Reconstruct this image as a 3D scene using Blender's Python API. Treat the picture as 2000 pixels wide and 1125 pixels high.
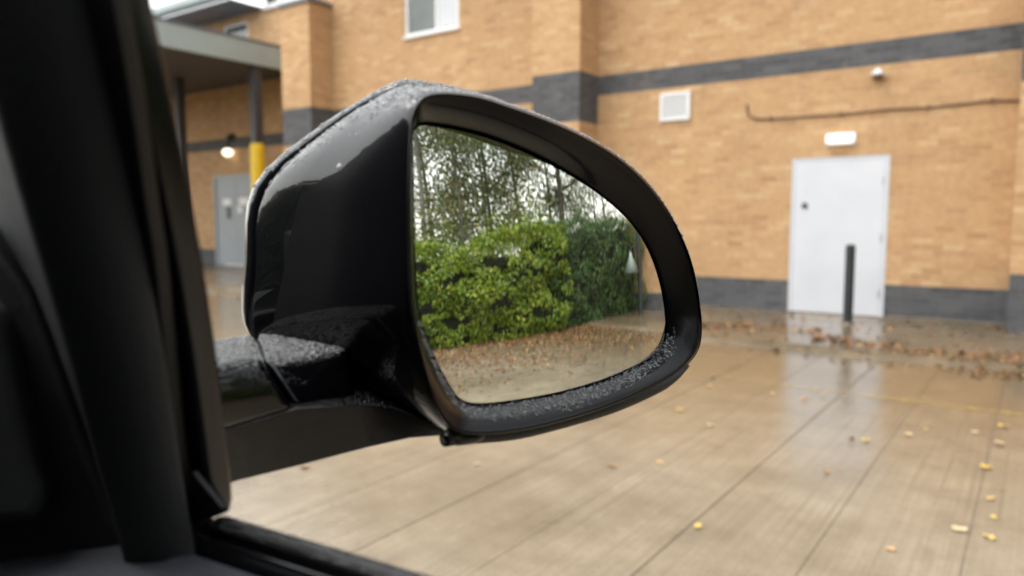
import bpy, bmesh, math, random
import numpy as np
from math import radians, sin, cos, tan, atan, pi
from mathutils import Vector, Matrix

for o in list(bpy.data.objects):
    bpy.data.objects.remove(o)
S = bpy.context.scene
COL = S.collection
random.seed(7)
RNG = np.random.default_rng(7)

# ------------------------------------------------------------------ camera
F, CX, CY, EYE = 1450.0, 1000.0, 562.5, 1.3       # lens in photo pixels, optical centre, eye height
PITCH = atan(132 / F)
cam_d = bpy.data.cameras.new('camera')
cam = bpy.data.objects.new('camera', cam_d)
COL.objects.link(cam)
cam.location = (0, 0, EYE)
cam.rotation_euler = (pi / 2 - PITCH, 0, 0)
cam_d.sensor_width = 36
cam_d.lens = 36 * F / 2000
cam_d.clip_start = 0.02
cam_d.clip_end = 3000
cam_d.dof.use_dof = True
cam_d.dof.focus_distance = 0.56
cam_d.dof.aperture_fstop = 5.6
S.camera = cam

# ------------------------------------------------------------------ sky, sun, exposure (overcast, wet day)
SUN_EL, SUN_ROT = radians(65), radians(270)
w = bpy.data.worlds.new('World')
S.world = w
w.use_nodes = True
nt = w.node_tree
bg = nt.nodes['Background']
sky = nt.nodes.new('ShaderNodeTexSky')
sky.sky_type = 'NISHITA'
sky.sun_disc = False
sky.sun_elevation = SUN_EL
sky.sun_rotation = SUN_ROT
sky.dust_density = 2.0
sky.air_density = 3.0
hs = nt.nodes.new('ShaderNodeHueSaturation')
hs.inputs['Saturation'].default_value = 0.18
nt.links.new(sky.outputs[0], hs.inputs['Color'])
nt.links.new(hs.outputs[0], bg.inputs[0])
bg.inputs[1].default_value = 0.15
sd = bpy.data.lights.new('sun', 'SUN')
sun = bpy.data.objects.new('sun', sd)
COL.objects.link(sun)
sd.energy = 0.6
sd.angle = radians(35)
sd.color = (1.0, 0.96, 0.9)
_az = SUN_ROT
_dir = Vector((sin(_az) * cos(SUN_EL), cos(_az) * cos(SUN_EL), sin(SUN_EL)))   # towards the sun
sun.rotation_euler = _dir.to_track_quat('Z', 'Y').to_euler()
sun.location = (0, -5, 30)
S.view_settings.view_transform = 'Standard'
S.view_settings.look = 'None'
S.view_settings.gamma = 1
S.view_settings.use_curve_mapping = False
S.view_settings.exposure = 1.48
S.render.engine = 'CYCLES'
S.cycles.use_denoising = True
S.cycles.max_bounces = 8
S.cycles.transparent_max_bounces = 16
S.cycles.caustics_reflective = False
S.cycles.caustics_refractive = False
S.cycles.sample_clamp_indirect = 6.0

# ------------------------------------------------------------------ frames of reference
C0 = np.array([0, 0, EYE])
def ray(x, y):
    a = (x - CX) / F; b = (CY - y) / F
    return np.array([a, cos(PITCH) + b * sin(PITCH), -sin(PITCH) + b * cos(PITCH)])
def px(x, y, depth):
    v = ray(x, y)
    return C0 + v * depth
TH = radians(-35.4)                                   # the building's front: s along it, d into it
RS = np.array([cos(TH), sin(TH), 0]); RD = np.array([-sin(TH), cos(TH), 0])
def W(s, d, z=0.0):
    p = RS * s + RD * d
    return Vector((p[0], p[1], z))
PSI = radians(60)                                     # the car: l to its right, a forward
LAT = np.array([cos(PSI), sin(PSI), 0]); FWD = np.array([-sin(PSI), cos(PSI), 0])
CAR_ORG = np.array([-0.66, 0.0, 0.0])                 # l, a, z of the car's root
def car_local(p):
    p = np.asarray(p)
    return np.stack([p @ LAT - CAR_ORG[0], p @ FWD - CAR_ORG[1], p[..., 2]], -1)

# ------------------------------------------------------------------ helpers
def tag(o, label=None, cat=None, group=None, kind=None):
    if label: o['label'] = label
    if cat: o['category'] = cat
    if group: o['group'] = group
    if kind: o['kind'] = kind
    return o
def empty(name, loc, rz=0.0):
    o = bpy.data.objects.new(name, None)
    COL.objects.link(o)
    o.location = loc
    o.rotation_euler = (0, 0, rz)
    o.empty_display_size = 0.2
    return o
def link_mesh(name, me, mat, parent=None, loc=(0, 0, 0), rz=0.0, smooth=False):
    o = bpy.data.objects.new(name, me)
    COL.objects.link(o)
    if mat is not None and not me.materials:
        me.materials.append(mat)
    if parent is not None:
        o.parent = parent
    o.location = loc
    o.rotation_euler = (0, 0, rz)
    if smooth:
        me.shade_smooth()
    return o
class MB:
    def __init__(self, org=(0, 0, 0)):
        self.v = []; self.f = []; self.org = np.array(org, float)
    def add(self, vs, fs):
        n = len(self.v)
        self.v += [tuple(np.asarray(p, float) - self.org) for p in vs]
        self.f += [tuple(i + n for i in f) for f in fs]
    def box(self, x0, x1, y0, y1, z0, z1):
        self.add([(x0, y0, z0), (x1, y0, z0), (x1, y1, z0), (x0, y1, z0), (x0, y0, z1), (x1, y0, z1), (x1, y1, z1), (x0, y1, z1)],
                 [(0, 3, 2, 1), (4, 5, 6, 7), (0, 1, 5, 4), (1, 2, 6, 5), (2, 3, 7, 6), (3, 0, 4, 7)])
    def loft(self, loops, cap0=False, cap1=False, closed=True):
        n = len(loops[0]); base = len(self.v)
        for L in loops:
            self.v += [tuple(np.asarray(p, float) - self.org) for p in L]
        for k in range(len(loops) - 1):
            for i in range(n if closed else n - 1):
                j = (i + 1) % n
                self.f.append((base + k * n + i, base + k * n + j, base + (k + 1) * n + j, base + (k + 1) * n + i))
        if cap0: self.f.append(tuple(base + i for i in reversed(range(n))))
        if cap1: self.f.append(tuple(base + (len(loops) - 1) * n + i for i in range(n)))
    def tube(self, pts, rad, n=10, cap=True):
        pts = [np.asarray(p, float) for p in pts]
        rad = rad if hasattr(rad, '__len__') else [rad] * len(pts)
        loops = []; up = np.array([0.13, 0.21, 1.0])
        for i, p in enumerate(pts):
            t = pts[min(i + 1, len(pts) - 1)] - pts[max(i - 1, 0)]
            t = t / np.linalg.norm(t)
            a = np.cross(t, up if abs(t[2]) < 0.9 else np.array([1.0, 0.1, 0]))
            a /= np.linalg.norm(a); b = np.cross(t, a)
            loops.append([p + rad[i] * (cos(q) * a + sin(q) * b) for q in np.linspace(0, 2 * pi, n, endpoint=False)])
        self.loft(loops, cap, cap)
    def build(self, name, mat, parent=None, smooth=False, bevel=0.0, loc=(0, 0, 0), rz=0.0, subsurf=0, segs=2):
        me = bpy.data.meshes.new(name)
        me.from_pydata(self.v, [], self.f)
        bm = bmesh.new(); bm.from_mesh(me)
        bmesh.ops.recalc_face_normals(bm, faces=bm.faces)
        bm.to_mesh(me); bm.free()
        me.update()
        o = link_mesh(name, me, mat, parent, loc, rz, smooth)
        if bevel:
            m = o.modifiers.new('bevel', 'BEVEL'); m.width = bevel; m.segments = segs; m.limit_method = 'ANGLE'; m.angle_limit = radians(35)
            me.shade_smooth()
            o.modifiers.new('wn', 'WEIGHTED_NORMAL')
        if subsurf:
            m = o.modifiers.new('sub', 'SUBSURF'); m.levels = m.render_levels = subsurf
        return o
def np_mesh(name, verts, faces, mat, parent=None, loc=(0, 0, 0), rz=0.0, smooth=False):
    verts = np.asarray(verts, np.float32); faces = np.asarray(faces, np.int32)
    k = faces.shape[1]
    me = bpy.data.meshes.new(name)
    me.vertices.add(len(verts)); me.vertices.foreach_set('co', verts.ravel())
    me.loops.add(faces.size); me.loops.foreach_set('vertex_index', faces.ravel())
    me.polygons.add(len(faces)); me.polygons.foreach_set('loop_start', np.arange(0, faces.size, k, dtype=np.int32))
    me.polygons.foreach_set('loop_total', np.full(len(faces), k, np.int32))
    me.update(); me.validate()
    if not smooth: me.shade_flat()
    return link_mesh(name, me, mat, parent, loc, rz, smooth)
def spline(pts, n, closed=True):
    """Catmull-Rom through pts, n samples, evenly by parameter."""
    P = np.asarray(pts, float); K = len(P); out = []
    for t in np.linspace(0, K if closed else K - 1, n, endpoint=not closed):
        i = min(int(t), K - 1 if closed else K - 2); u = t - i
        g = (lambda q: P[q % K]) if closed else (lambda q: P[min(max(q, 0), K - 1)])
        a, b, c, d = g(i - 1), g(i), g(i + 1), g(i + 2)
        out.append(0.5 * (2 * b + (c - a) * u + (2 * a - 5 * b + 4 * c - d) * u * u + (3 * b - a - 3 * c + d) * u ** 3))
    return np.array(out)

# ------------------------------------------------------------------ materials
class NT:
    def __init__(self, name):
        self.m = bpy.data.materials.new(name); self.m.use_nodes = True
        self.t = self.m.node_tree; self.p = self.t.nodes['Principled BSDF']; self.out = self.t.nodes['Material Output']
    def n(self, typ, **kw):
        x = self.t.nodes.new('ShaderNode' + typ)
        for k, v in kw.items():
            if k in x.inputs.keys(): x.inputs[k].default_value = v
            else: setattr(x, k, v)
        return x
    def l(self, a, b): self.t.links.new(a, b)
    def coords(self, kind='Object'): return self.n('TexCoord').outputs[kind]
    def noise(self, vec, scale, detail=4, rough=0.55):
        x = self.n('TexNoise'); x.inputs['Scale'].default_value = scale; x.inputs['Detail'].default_value = detail; x.inputs['Roughness'].default_value = rough
        self.l(vec, x.inputs['Vector']); return x.outputs['Fac']
    def ramp(self, fac, stops):
        x = self.n('ValToRGB'); e = x.color_ramp.elements
        while len(e) < len(stops): e.new(0.5)
        for el, (p, c) in zip(e, stops):
            el.position = p; el.color = (*c, 1) if hasattr(c, '__len__') else (c, c, c, 1)
        self.l(fac, x.inputs[0]); return x.outputs[0]
    def mix(self, fac, a, b, mode='MIX'):
        x = self.n('Mix', data_type='RGBA', blend_type=mode)
        for s, v in ((x.inputs[0], fac), (x.inputs[6], a), (x.inputs[7], b)):
            if isinstance(v, (int, float)): s.default_value = v
            elif isinstance(v, tuple): s.default_value = (*v, 1)
            else: self.l(v, s)
        return x.outputs[2]
    def math(self, op, a, b=0.0):
        x = self.n('Math', operation=op)
        for s, v in ((x.inputs[0], a), (x.inputs[1], b)):
            if isinstance(v, (int, float)): s.default_value = v
            else: self.l(v, s)
        return x.outputs[0]
    def bump(self, h, strength, dist=0.01):
        x = self.n('Bump'); x.inputs['Strength'].default_value = strength; x.inputs['Distance'].default_value = dist
        self.l(h, x.inputs['Height']); self.l(x.outputs[0], self.p.inputs['Normal'])
    def scaled(self, vec, sc):
        x = self.n('Mapping'); x.inputs['Scale'].default_value = sc
        self.l(vec, x.inputs['Vector']); return x.outputs[0]
    def set(self, **kw):
        for k, v in kw.items():
            s = self.p.inputs[k.replace('_', ' ')]
            if isinstance(v, tuple): s.default_value = (*v, 1)
            elif isinstance(v, (int, float)): s.default_value = v
            else: self.l(v, s)
        return self
def plain(name, col, rough=0.5, metal=0.0, var=0.15, scale=8.0, bump=0.0, coat=0.0, spec=0.5):
    t = NT(name); co = t.coords()
    nz = t.noise(co, scale, 5)
    lo = tuple(c * (1 - var) for c in col); hi = tuple(min(1, c * (1 + var)) for c in col)
    t.set(Base_Color=t.ramp(nz, [(0.3, lo), (0.7, hi)]), Roughness=t.ramp(nz, [(0.2, max(0.02, rough * 0.85)), (0.8, min(1, rough * 1.15))]), Metallic=metal)
    t.p.inputs['Coat Weight'].default_value = coat; t.p.inputs['Coat Roughness'].default_value = 0.02
    t.p.inputs['Specular IOR Level'].default_value = spec
    if bump: t.bump(t.noise(co, scale * 6, 4), bump, 0.004)
    return t.m
def brick_mat(name, stops, per_object):
    t = NT(name)
    rnd = t.n('ObjectInfo').outputs['Random'] if per_object else t.n('NewGeometry').outputs['Random Per Island']
    pos = t.n('NewGeometry').outputs['Position']
    nz = t.noise(pos, 14, 5); big = t.noise(pos, 0.7, 3)
    base = t.ramp(rnd, stops)
    c = t.mix(0.22, base, t.ramp(nz, [(0.3, 0.25), (0.7, 0.75)]), 'OVERLAY')
    c = t.mix(0.22, c, t.ramp(big, [(0.3, 0.3), (0.7, 0.7)]), 'OVERLAY')
    drip = t.noise(t.scaled(pos, (2.6, 2.6, 0.35)), 1.0, 5, 0.65)                       # rain streaks and bloom
    c = t.mix(t.ramp(drip, [(0.56, 0.0), (0.80, 0.38)]), c, t.mix(1.0, c, (0.62, 0.58, 0.55), 'MULTIPLY'))
    bloom = t.noise(pos, 2.3, 5, 0.7)
    c = t.mix(t.ramp(bloom, [(0.58, 0.0), (0.80, 0.30)]), c, (0.55, 0.42, 0.29))
    t.set(Base_Color=c, Roughness=0.82); t.bump(t.noise(pos, 90, 4), 0.5, 0.004)
    return t.m
BUFF = [(0.0, (0.42, 0.240, 0.118)), (0.10, (0.485, 0.290, 0.142)), (0.35, (0.515, 0.318, 0.160)), (0.6, (0.495, 0.298, 0.147)),
        (0.80, (0.535, 0.342, 0.178)), (0.90, (0.57, 0.380, 0.208)), (0.94, (0.46, 0.262, 0.130)), (1.0, (0.455, 0.280, 0.145))]
GREY = [(0.0, (0.060, 0.060, 0.066)), (0.4, (0.080, 0.080, 0.086)), (0.75, (0.100, 0.100, 0.106)), (1.0, (0.068, 0.068, 0.073))]
M = {}
M['brick_mass'] = brick_mat('buff brick mass', BUFF, False)
M['brick_one'] = brick_mat('buff brick', BUFF, True)
M['dark_mass'] = brick_mat('dark brick mass', GREY, False)
M['mortar'] = plain('mortar', (0.49, 0.325, 0.185), 0.9, bump=0.3, scale=5)
M['mortar_dark'] = plain('dark mortar', (0.115, 0.113, 0.112), 0.9, bump=0.3, scale=5)
M['white_paint'] = plain('white painted door', (0.60, 0.615, 0.66), 0.4, var=0.07, scale=1.1)
M['white_plastic'] = plain('white plastic', (0.78, 0.78, 0.78), 0.4, var=0.04)
M['grey_door'] = plain('grey painted door', (0.30, 0.33, 0.36), 0.4, var=0.06, scale=2)
M['green_grey'] = plain('grey green painted steel', (0.33, 0.39, 0.385), 0.4, var=0.08, scale=1.5)
M['soffit'] = plain('dark soffit boards', (0.075, 0.07, 0.072), 0.6)
M['roof'] = plain('slate blue roof metal', (0.13, 0.145, 0.17), 0.45, var=0.1, scale=2)
M['dark_steel'] = plain('dark painted steel', (0.028, 0.034, 0.036), 0.35, var=0.2, bump=0.05)
M['column_grey'] = plain('charcoal column paint', (0.045, 0.045, 0.05), 0.5)
M['yellow'] = plain('yellow column guard', (0.80, 0.52, 0.01), 0.4, var=0.08, scale=4)
M['steel'] = plain('brushed steel', (0.45, 0.46, 0.48), 0.3, metal=1.0)
M['cable'] = plain('brown cable', (0.16, 0.085, 0.05), 0.6)
M['black_plastic'] = plain('black textured plastic', (0.012, 0.012, 0.013), 0.55, var=0.2, scale=60, bump=0.12)
M['rubber'] = plain('black rubber', (0.010, 0.010, 0.011), 0.5, var=0.2, scale=40)
M['gloss_black'] = plain('gloss black plastic', (0.006, 0.006, 0.007), 0.16, var=0.1, scale=20)
M['trim'] = plain('charcoal interior trim', (0.032, 0.033, 0.036), 0.8, var=0.12, scale=90, bump=0.15)
M['door_card'] = plain('grey door card', (0.050, 0.053, 0.064), 0.7, var=0.15, scale=120, bump=0.25)
M['headliner'] = plain('grey headliner', (0.05, 0.05, 0.05), 0.9)
M['tyre'] = plain('tyre rubber', (0.02, 0.02, 0.02), 0.8, bump=0.2)
M['bark'] = plain('grey brown bark', (0.075, 0.06, 0.045), 0.85, var=0.4, scale=12, bump=0.6)
M['pale_bark'] = plain('pale birch bark', (0.15, 0.145, 0.12), 0.8, var=0.45, scale=9, bump=0.4)
M['hedge_core'] = plain('dark hedge core', (0.018, 0.020, 0.010), 0.95, var=0.5, scale=5)

def car_paint(name='black car paint', coat=1.0, rough=0.25, mist=1.0):
    """black lacquer; faces that look up carry a mist of rain too fine to model bead by bead"""
    t = NT(name); co = t.coords()
    fl = t.noise(co, 900, 1)
    geo = t.n('NewGeometry'); sep = t.n('SeparateXYZ'); t.l(geo.outputs['True Normal'], sep.inputs[0])
    up = t.ramp(sep.outputs[2], [(0.45, 0.0), (0.78, mist)])
    vo = t.n('TexVoronoi'); vo.inputs['Scale'].default_value = 620; t.l(co, vo.inputs['Vector'])
    h = t.ramp(vo.outputs['Distance'], [(0.05, 1.0), (0.55, 0.0)])
    bp = t.n('Bump'); bp.inputs['Distance'].default_value = 0.0012; t.l(h, bp.inputs['Height'])
    t.l(t.math('MULTIPLY', up, 0.9), bp.inputs['Strength'])
    t.l(bp.outputs[0], t.p.inputs['Coat Normal']); t.l(bp.outputs[0], t.p.inputs['Normal'])
    t.set(Base_Color=t.ramp(fl, [(0.45, (0.002, 0.002, 0.003)), (0.75, (0.004, 0.004, 0.007))]), Roughness=rough)
    t.p.inputs['Coat Weight'].default_value = coat; t.p.inputs['Coat IOR'].default_value = 1.46; t.p.inputs['Specular IOR Level'].default_value = 0.15
    t.set(Coat_Roughness=t.math('ADD', t.math('MULTIPLY', up, 0.30), 0.015))
    return t.m
M['paint'] = car_paint()
M['satin_black'] = car_paint('satin black plastic, rained on', 0.08, 0.24, 0.12)
def mirror_mat():
    t = NT('silvered mirror glass'); co = t.coords()
    t.set(Base_Color=(0.92, 0.94, 0.93), Metallic=1.0, Roughness=0.0)
    return t.m
M['mirror'] = mirror_mat()
def water_mat():
    t = NT('rain water')
    t.set(Base_Color=(1, 1, 1), Roughness=0.0, IOR=1.33)
    t.p.inputs['Transmission Weight'].default_value = 0.80  # the white diffuse remainder stands in for light focused through each bead
    return t.m
M['water'] = water_mat()
def screen_glass(name, tint, refl):
    t = NT(name)
    tr = t.n('BsdfTransparent'); tr.inputs[0].default_value = (*tint, 1)
    gl = t.n('BsdfGlossy'); gl.inputs['Roughness'].default_value = 0.01
    mx = t.n('MixShader'); fr = t.n('Fresnel'); fr.inputs[0].default_value = refl
    t.l(fr.outputs[0], mx.inputs[0]); t.l(tr.outputs[0], mx.inputs[1]); t.l(gl.outputs[0], mx.inputs[2]); t.l(mx.outputs[0], t.out.inputs[0])
    return t.m
M['car_glass'] = screen_glass('tinted car glass', (0.13, 0.14, 0.145), 1.5)
def win_glass():
    t = NT('window pane'); co = t.coords()
    t.set(Base_Color=t.ramp(t.noise(co, 1.2, 2), [(0.35, (0.05, 0.06, 0.06)), (0.65, (0.12, 0.14, 0.145))]), Roughness=0.05)
    t.p.inputs['Specular IOR Level'].default_value = 0.8
    t.bump(t.noise(co, 1.5, 1), 0.04, 0.05)
    return t.m
M['pane'] = win_glass()
def lamp_mat(name, col, strength):
    t = NT(name); t.set(Base_Color=(0.8, 0.8, 0.8), Emission_Color=col, Emission_Strength=strength); return t.m
M['lit_white'] = lamp_mat('lit white diffuser', (1.0, 1.0, 0.96), 0.28)
M['lit_warm'] = lamp_mat('lit warm lamp', (1.0, 0.88, 0.68), 0.9)
def concrete(name, per_object, lo, mid, hi, wet_lo, wet_hi, brush=1.0):
    t = NT(name); pos = t.n('NewGeometry').outputs['Position']
    rot = t.n('Mapping'); rot.inputs['Rotation'].default_value = (0, 0, -TH); t.l(pos, rot.inputs['Vector']); co = rot.outputs[0]
    big = t.noise(co, 0.55, 5, 0.6); med = t.noise(co, 3.2, 6, 0.65); fine = t.noise(co, 60, 3)
    streak = t.noise(t.scaled(co, (70, 0.8, 1)), 1.0, 4, 0.6)
    c = t.ramp(big, [(0.30, lo), (0.52, mid), (0.72, hi)])
    c = t.mix(0.45, c, t.ramp(med, [(0.3, 0.28), (0.7, 0.70)]), 'OVERLAY')
    c = t.mix(0.20 * brush, c, t.ramp(streak, [(0.3, 0.2), (0.65, 0.7)]), 'OVERLAY')
    grit = t.noise(co, 190, 2, 0.6); spot = t.noise(co, 7.5, 5, 0.72)
    c = t.mix(0.28, c, t.ramp(grit, [(0.35, 0.25), (0.65, 0.72)]), 'OVERLAY')
    c = t.mix(t.ramp(spot, [(0.58, 0.0), (0.74, 0.55)]), c, t.mix(1.0, c, (0.55, 0.52, 0.50), 'MULTIPLY'))
    c = t.mix(0.15, c, t.ramp(fine, [(0.3, 0.2), (0.7, 0.8)]), 'OVERLAY')
    if per_object:
        rnd = t.n('ObjectInfo').outputs['Random']
        c = t.mix(0.25, c, t.ramp(rnd, [(0.0, 0.46), (1.0, 0.54)]), 'OVERLAY')
    wet = t.noise(co, 0.38, 4, 0.6)
    wet2 = t.math('ADD', t.math('MULTIPLY', wet, 0.75), t.math('MULTIPLY', med, 0.25))
    if per_object and brush > 0.5:      # shallow tined lines in the concrete
        sl = t.n('SeparateXYZ'); t.l(co, sl.inputs[0])
        fr = t.math('FRACT', t.math('MULTIPLY', t.math('ADD', sl.outputs[0], 40.0), 1 / 0.123))
        ln = t.math('LESS_THAN', t.math('ABSOLUTE', t.math('SUBTRACT', fr, 0.5)), 0.045)
        ln = t.math('MULTIPLY', ln, t.ramp(t.noise(co, 1.6, 4, 0.6), [(0.42, 0.0), (0.62, 0.5)]))
        c = t.mix(ln, c, t.mix(1.0, c, (0.52, 0.48, 0.42), 'MULTIPLY'))
    if per_object and brush > 0.5:      # soaked, darker concrete towards the pavement
        sx = t.n('SeparateXYZ'); t.l(co, sx.inputs[0])
        soak = t.math('ADD', t.math('MULTIPLY', t.math('SUBTRACT', sx.outputs[1], 3.0), 0.24), t.math('MULTIPLY', t.math('SUBTRACT', big, 0.5), 1.6))
        soak = t.ramp(soak, [(0.15, 0.0), (0.85, 1.0)])
        c = t.mix(soak, c, t.mix(1.0, c, (0.60, 0.53, 0.42), 'MULTIPLY'))
        t.set(Roughness=t.mix(soak, t.ramp(wet2, [(0.40, wet_lo), (0.62, wet_hi)]), t.ramp(wet2, [(0.40, 0.05), (0.66, 0.19)])), Base_Color=c)
    else:
        t.set(Base_Color=c, Roughness=t.ramp(wet2, [(0.40, wet_lo), (0.62, wet_hi)]))
    t.p.inputs['Specular IOR Level'].default_value = 0.6
    h = t.math('ADD', t.math('MULTIPLY', streak, 0.6), t.math('MULTIPLY', fine, 0.4))
    t.bump(h, 0.3, 0.006)
    return t.m
M['slab'] = concrete('wet brushed concrete', True, (0.165, 0.132, 0.090), (0.235, 0.194, 0.140), (0.29, 0.245, 0.183), 0.085, 0.31)
M['joint'] = plain('dirty joint', (0.135, 0.106, 0.073), 0.7)
M['pavement'] = concrete('wet dark pavement', False, (0.10, 0.075, 0.045), (0.15, 0.115, 0.072), (0.20, 0.155, 0.10), 0.12, 0.36, 0.3)
M['kerb'] = concrete('kerb concrete', True, (0.10, 0.078, 0.05), (0.145, 0.113, 0.075), (0.18, 0.14, 0.098), 0.12, 0.4, 0.2)
M['earth'] = plain('brown earth', (0.10, 0.07, 0.042), 0.8, var=0.4, scale=1.2, bump=0.5)
def line_paint():
    t = NT('worn yellow line paint'); pos = t.n('NewGeometry').outputs['Position']
    k = t.noise(pos, 11, 5, 0.7); k2 = t.noise(pos, 0.9, 3)
    s = t.math('ADD', t.math('MULTIPLY', k, 0.45), t.math('MULTIPLY', k2, 0.55))
    t.set(Base_Color=(0.46, 0.33, 0.07), Roughness=0.35)
    tr = t.n('BsdfTransparent'); mx = t.n('MixShader')
    t.l(t.ramp(s, [(0.50, 0.0), (0.66, 0.75)]), mx.inputs[0]); t.l(tr.outputs[0], mx.inputs[1]); t.l(t.p.outputs[0], mx.inputs[2]); t.l(mx.outputs[0], t.out.inputs[0])
    return t.m
M['line'] = line_paint()
def leaf_mat(name, stops, trans=0.35, rough=0.45, per_object=False):
    t = NT(name)
    rnd = t.n('ObjectInfo').outputs['Random'] if per_object else t.n('NewGeometry').outputs['Random Per Island']
    c = t.ramp(rnd, stops)
    t.set(Base_Color=c, Roughness=rough)
    if trans:
        tl = t.n('BsdfTranslucent'); t.l(c, tl.inputs[0])
        mx = t.n('MixShader'); mx.inputs[0].default_value = trans
        t.l(t.p.outputs[0], mx.inputs[1]); t.l(tl.outputs[0], mx.inputs[2]); t.l(mx.outputs[0], t.out.inputs[0])
    return t.m
M['laurel'] = leaf_mat('bright laurel leaves', [(0, (0.062, 0.12, 0.010)), (0.35, (0.120, 0.195, 0.014)), (0.75, (0.195, 0.265, 0.016)), (1, (0.32, 0.34, 0.03))], 0.30, 0.3)
M['darkhedge'] = leaf_mat('dark hedge leaves', [(0, (0.024, 0.060, 0.014)), (0.5, (0.050, 0.105, 0.024)), (1, (0.095, 0.165, 0.036))], 0.25, 0.35)
M['leaf_olive'] = leaf_mat('olive tree leaves', [(0, (0.075, 0.105, 0.035)), (0.5, (0.14, 0.17, 0.055)), (0.85, (0.22, 0.21, 0.07)), (1, (0.28, 0.18, 0.05))], 0.4)
M['leaf_green'] = leaf_mat('mid green tree leaves', [(0, (0.055, 0.095, 0.035)), (0.5, (0.10, 0.15, 0.055)), (1, (0.16, 0.20, 0.07))], 0.4)
M['needle'] = leaf_mat('dark pine needles', [(0, (0.022, 0.040, 0.018)), (0.6, (0.045, 0.066, 0.026)), (1, (0.10, 0.075, 0.03))], 0.2)
M['litter'] = leaf_mat('brown fallen leaves', [(0, (0.085, 0.038, 0.016)), (0.4, (0.165, 0.075, 0.026)), (0.75, (0.23, 0.115, 0.040)), (0.93, (0.26, 0.155, 0.06)), (1, (0.40, 0.28, 0.11))], 0.0, 0.4)
M['leaf_yellow'] = leaf_mat('yellow fallen leaf', [(0, (0.50, 0.33, 0.07)), (0.45, (0.56, 0.40, 0.12)), (0.7, (0.52, 0.30, 0.13)), (1, (0.55, 0.42, 0.25))], 0.0, 0.4, True)

# ================================================================== THE SETTING
PAVE_D, PAVE_Z = 7.75, 0.05
b = MB(); b.add([(-600, -600, -0.03), (600, -600, -0.03), (600, 600, -0.03), (-600, 600, -0.03)], [(0, 1, 2, 3)])
tag(b.build('ground', M['earth']), 'brown earth ground reaching to the horizon', kind='structure')

# concrete yard: cast strips with grooves between them, running towards the building
yard_m = MB(); YW = 0.492
yard = MB(); yard.box(-27, 9.0, -9, PAVE_D - 0.005, -0.026, -0.005)
yard_o = tag(yard.build('concrete_yard', M['joint'], rz=TH), 'wet beige concrete yard cast in grooved strips', kind='structure')
sm = MB(); sm.box(0, YW - 0.0036, -9, PAVE_D - 0.13, -0.0125, 0.0)
sme = None
i = 0
s = -1.65 - YW * 51
while s < 8.9:
    if sme is None:
        o = sm.build('slab', M['slab'], yard_o, bevel=0.004); sme = o.data; mods = o
        o.location = (s, 0, 0)
    else:
        o = mods.copy(); COL.objects.link(o); o.parent = yard_o; o.location = (s, 0, random.uniform(-0.0012, 0.0012))
    s += YW
# worn yellow parking lines painted on the strips
for name_d, s0, s1, wd in ((5.95, -14.0, 6.0, 0.085), (6.82, -14.0, -1.6, 0.075)):
    b = MB(); b.add([(s0, name_d - wd / 2, 0.0052), (s1, name_d - wd / 2, 0.0052), (s1, name_d + wd / 2, 0.0052), (s0, name_d + wd / 2, 0.0052)], [(0, 1, 2, 3)])
    b.build('painted_line', M['line'], yard_o)
# pavement along the building, with a low kerb
b = MB(); b.box(-27, 9.0, PAVE_D, 13.2, -0.02, PAVE_Z)
pave_o = tag(b.build('pavement', M['pavement'], rz=TH), 'wet brown pavement along the brick building', kind='structure')
kerb_o = tag(empty('kerb', W(-9, PAVE_D - 0.06, 0), TH), 'low worn concrete kerb stones along the pavement', kind='structure')
ks = MB(); ks.loft([[(x, -0.062, -0.01), (x, -0.062, 0.006), (x, -0.03, 0.018), (x, 0.058, 0.046), (x, 0.058, -0.01)] for x in (0, 0.911)], True, True)
k0 = None
for k in range(39):
    if k0 is None:
        k0 = ks.build('kerb_stone', M['kerb'], kerb_o, bevel=0.004); o = k0
    else:
        o = k0.copy(); COL.objects.link(o); o.parent = kerb_o
    o.location = (-17.9 + k * 0.915, random.uniform(-0.003, 0.003), random.uniform(-0.004, 0.004))

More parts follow.
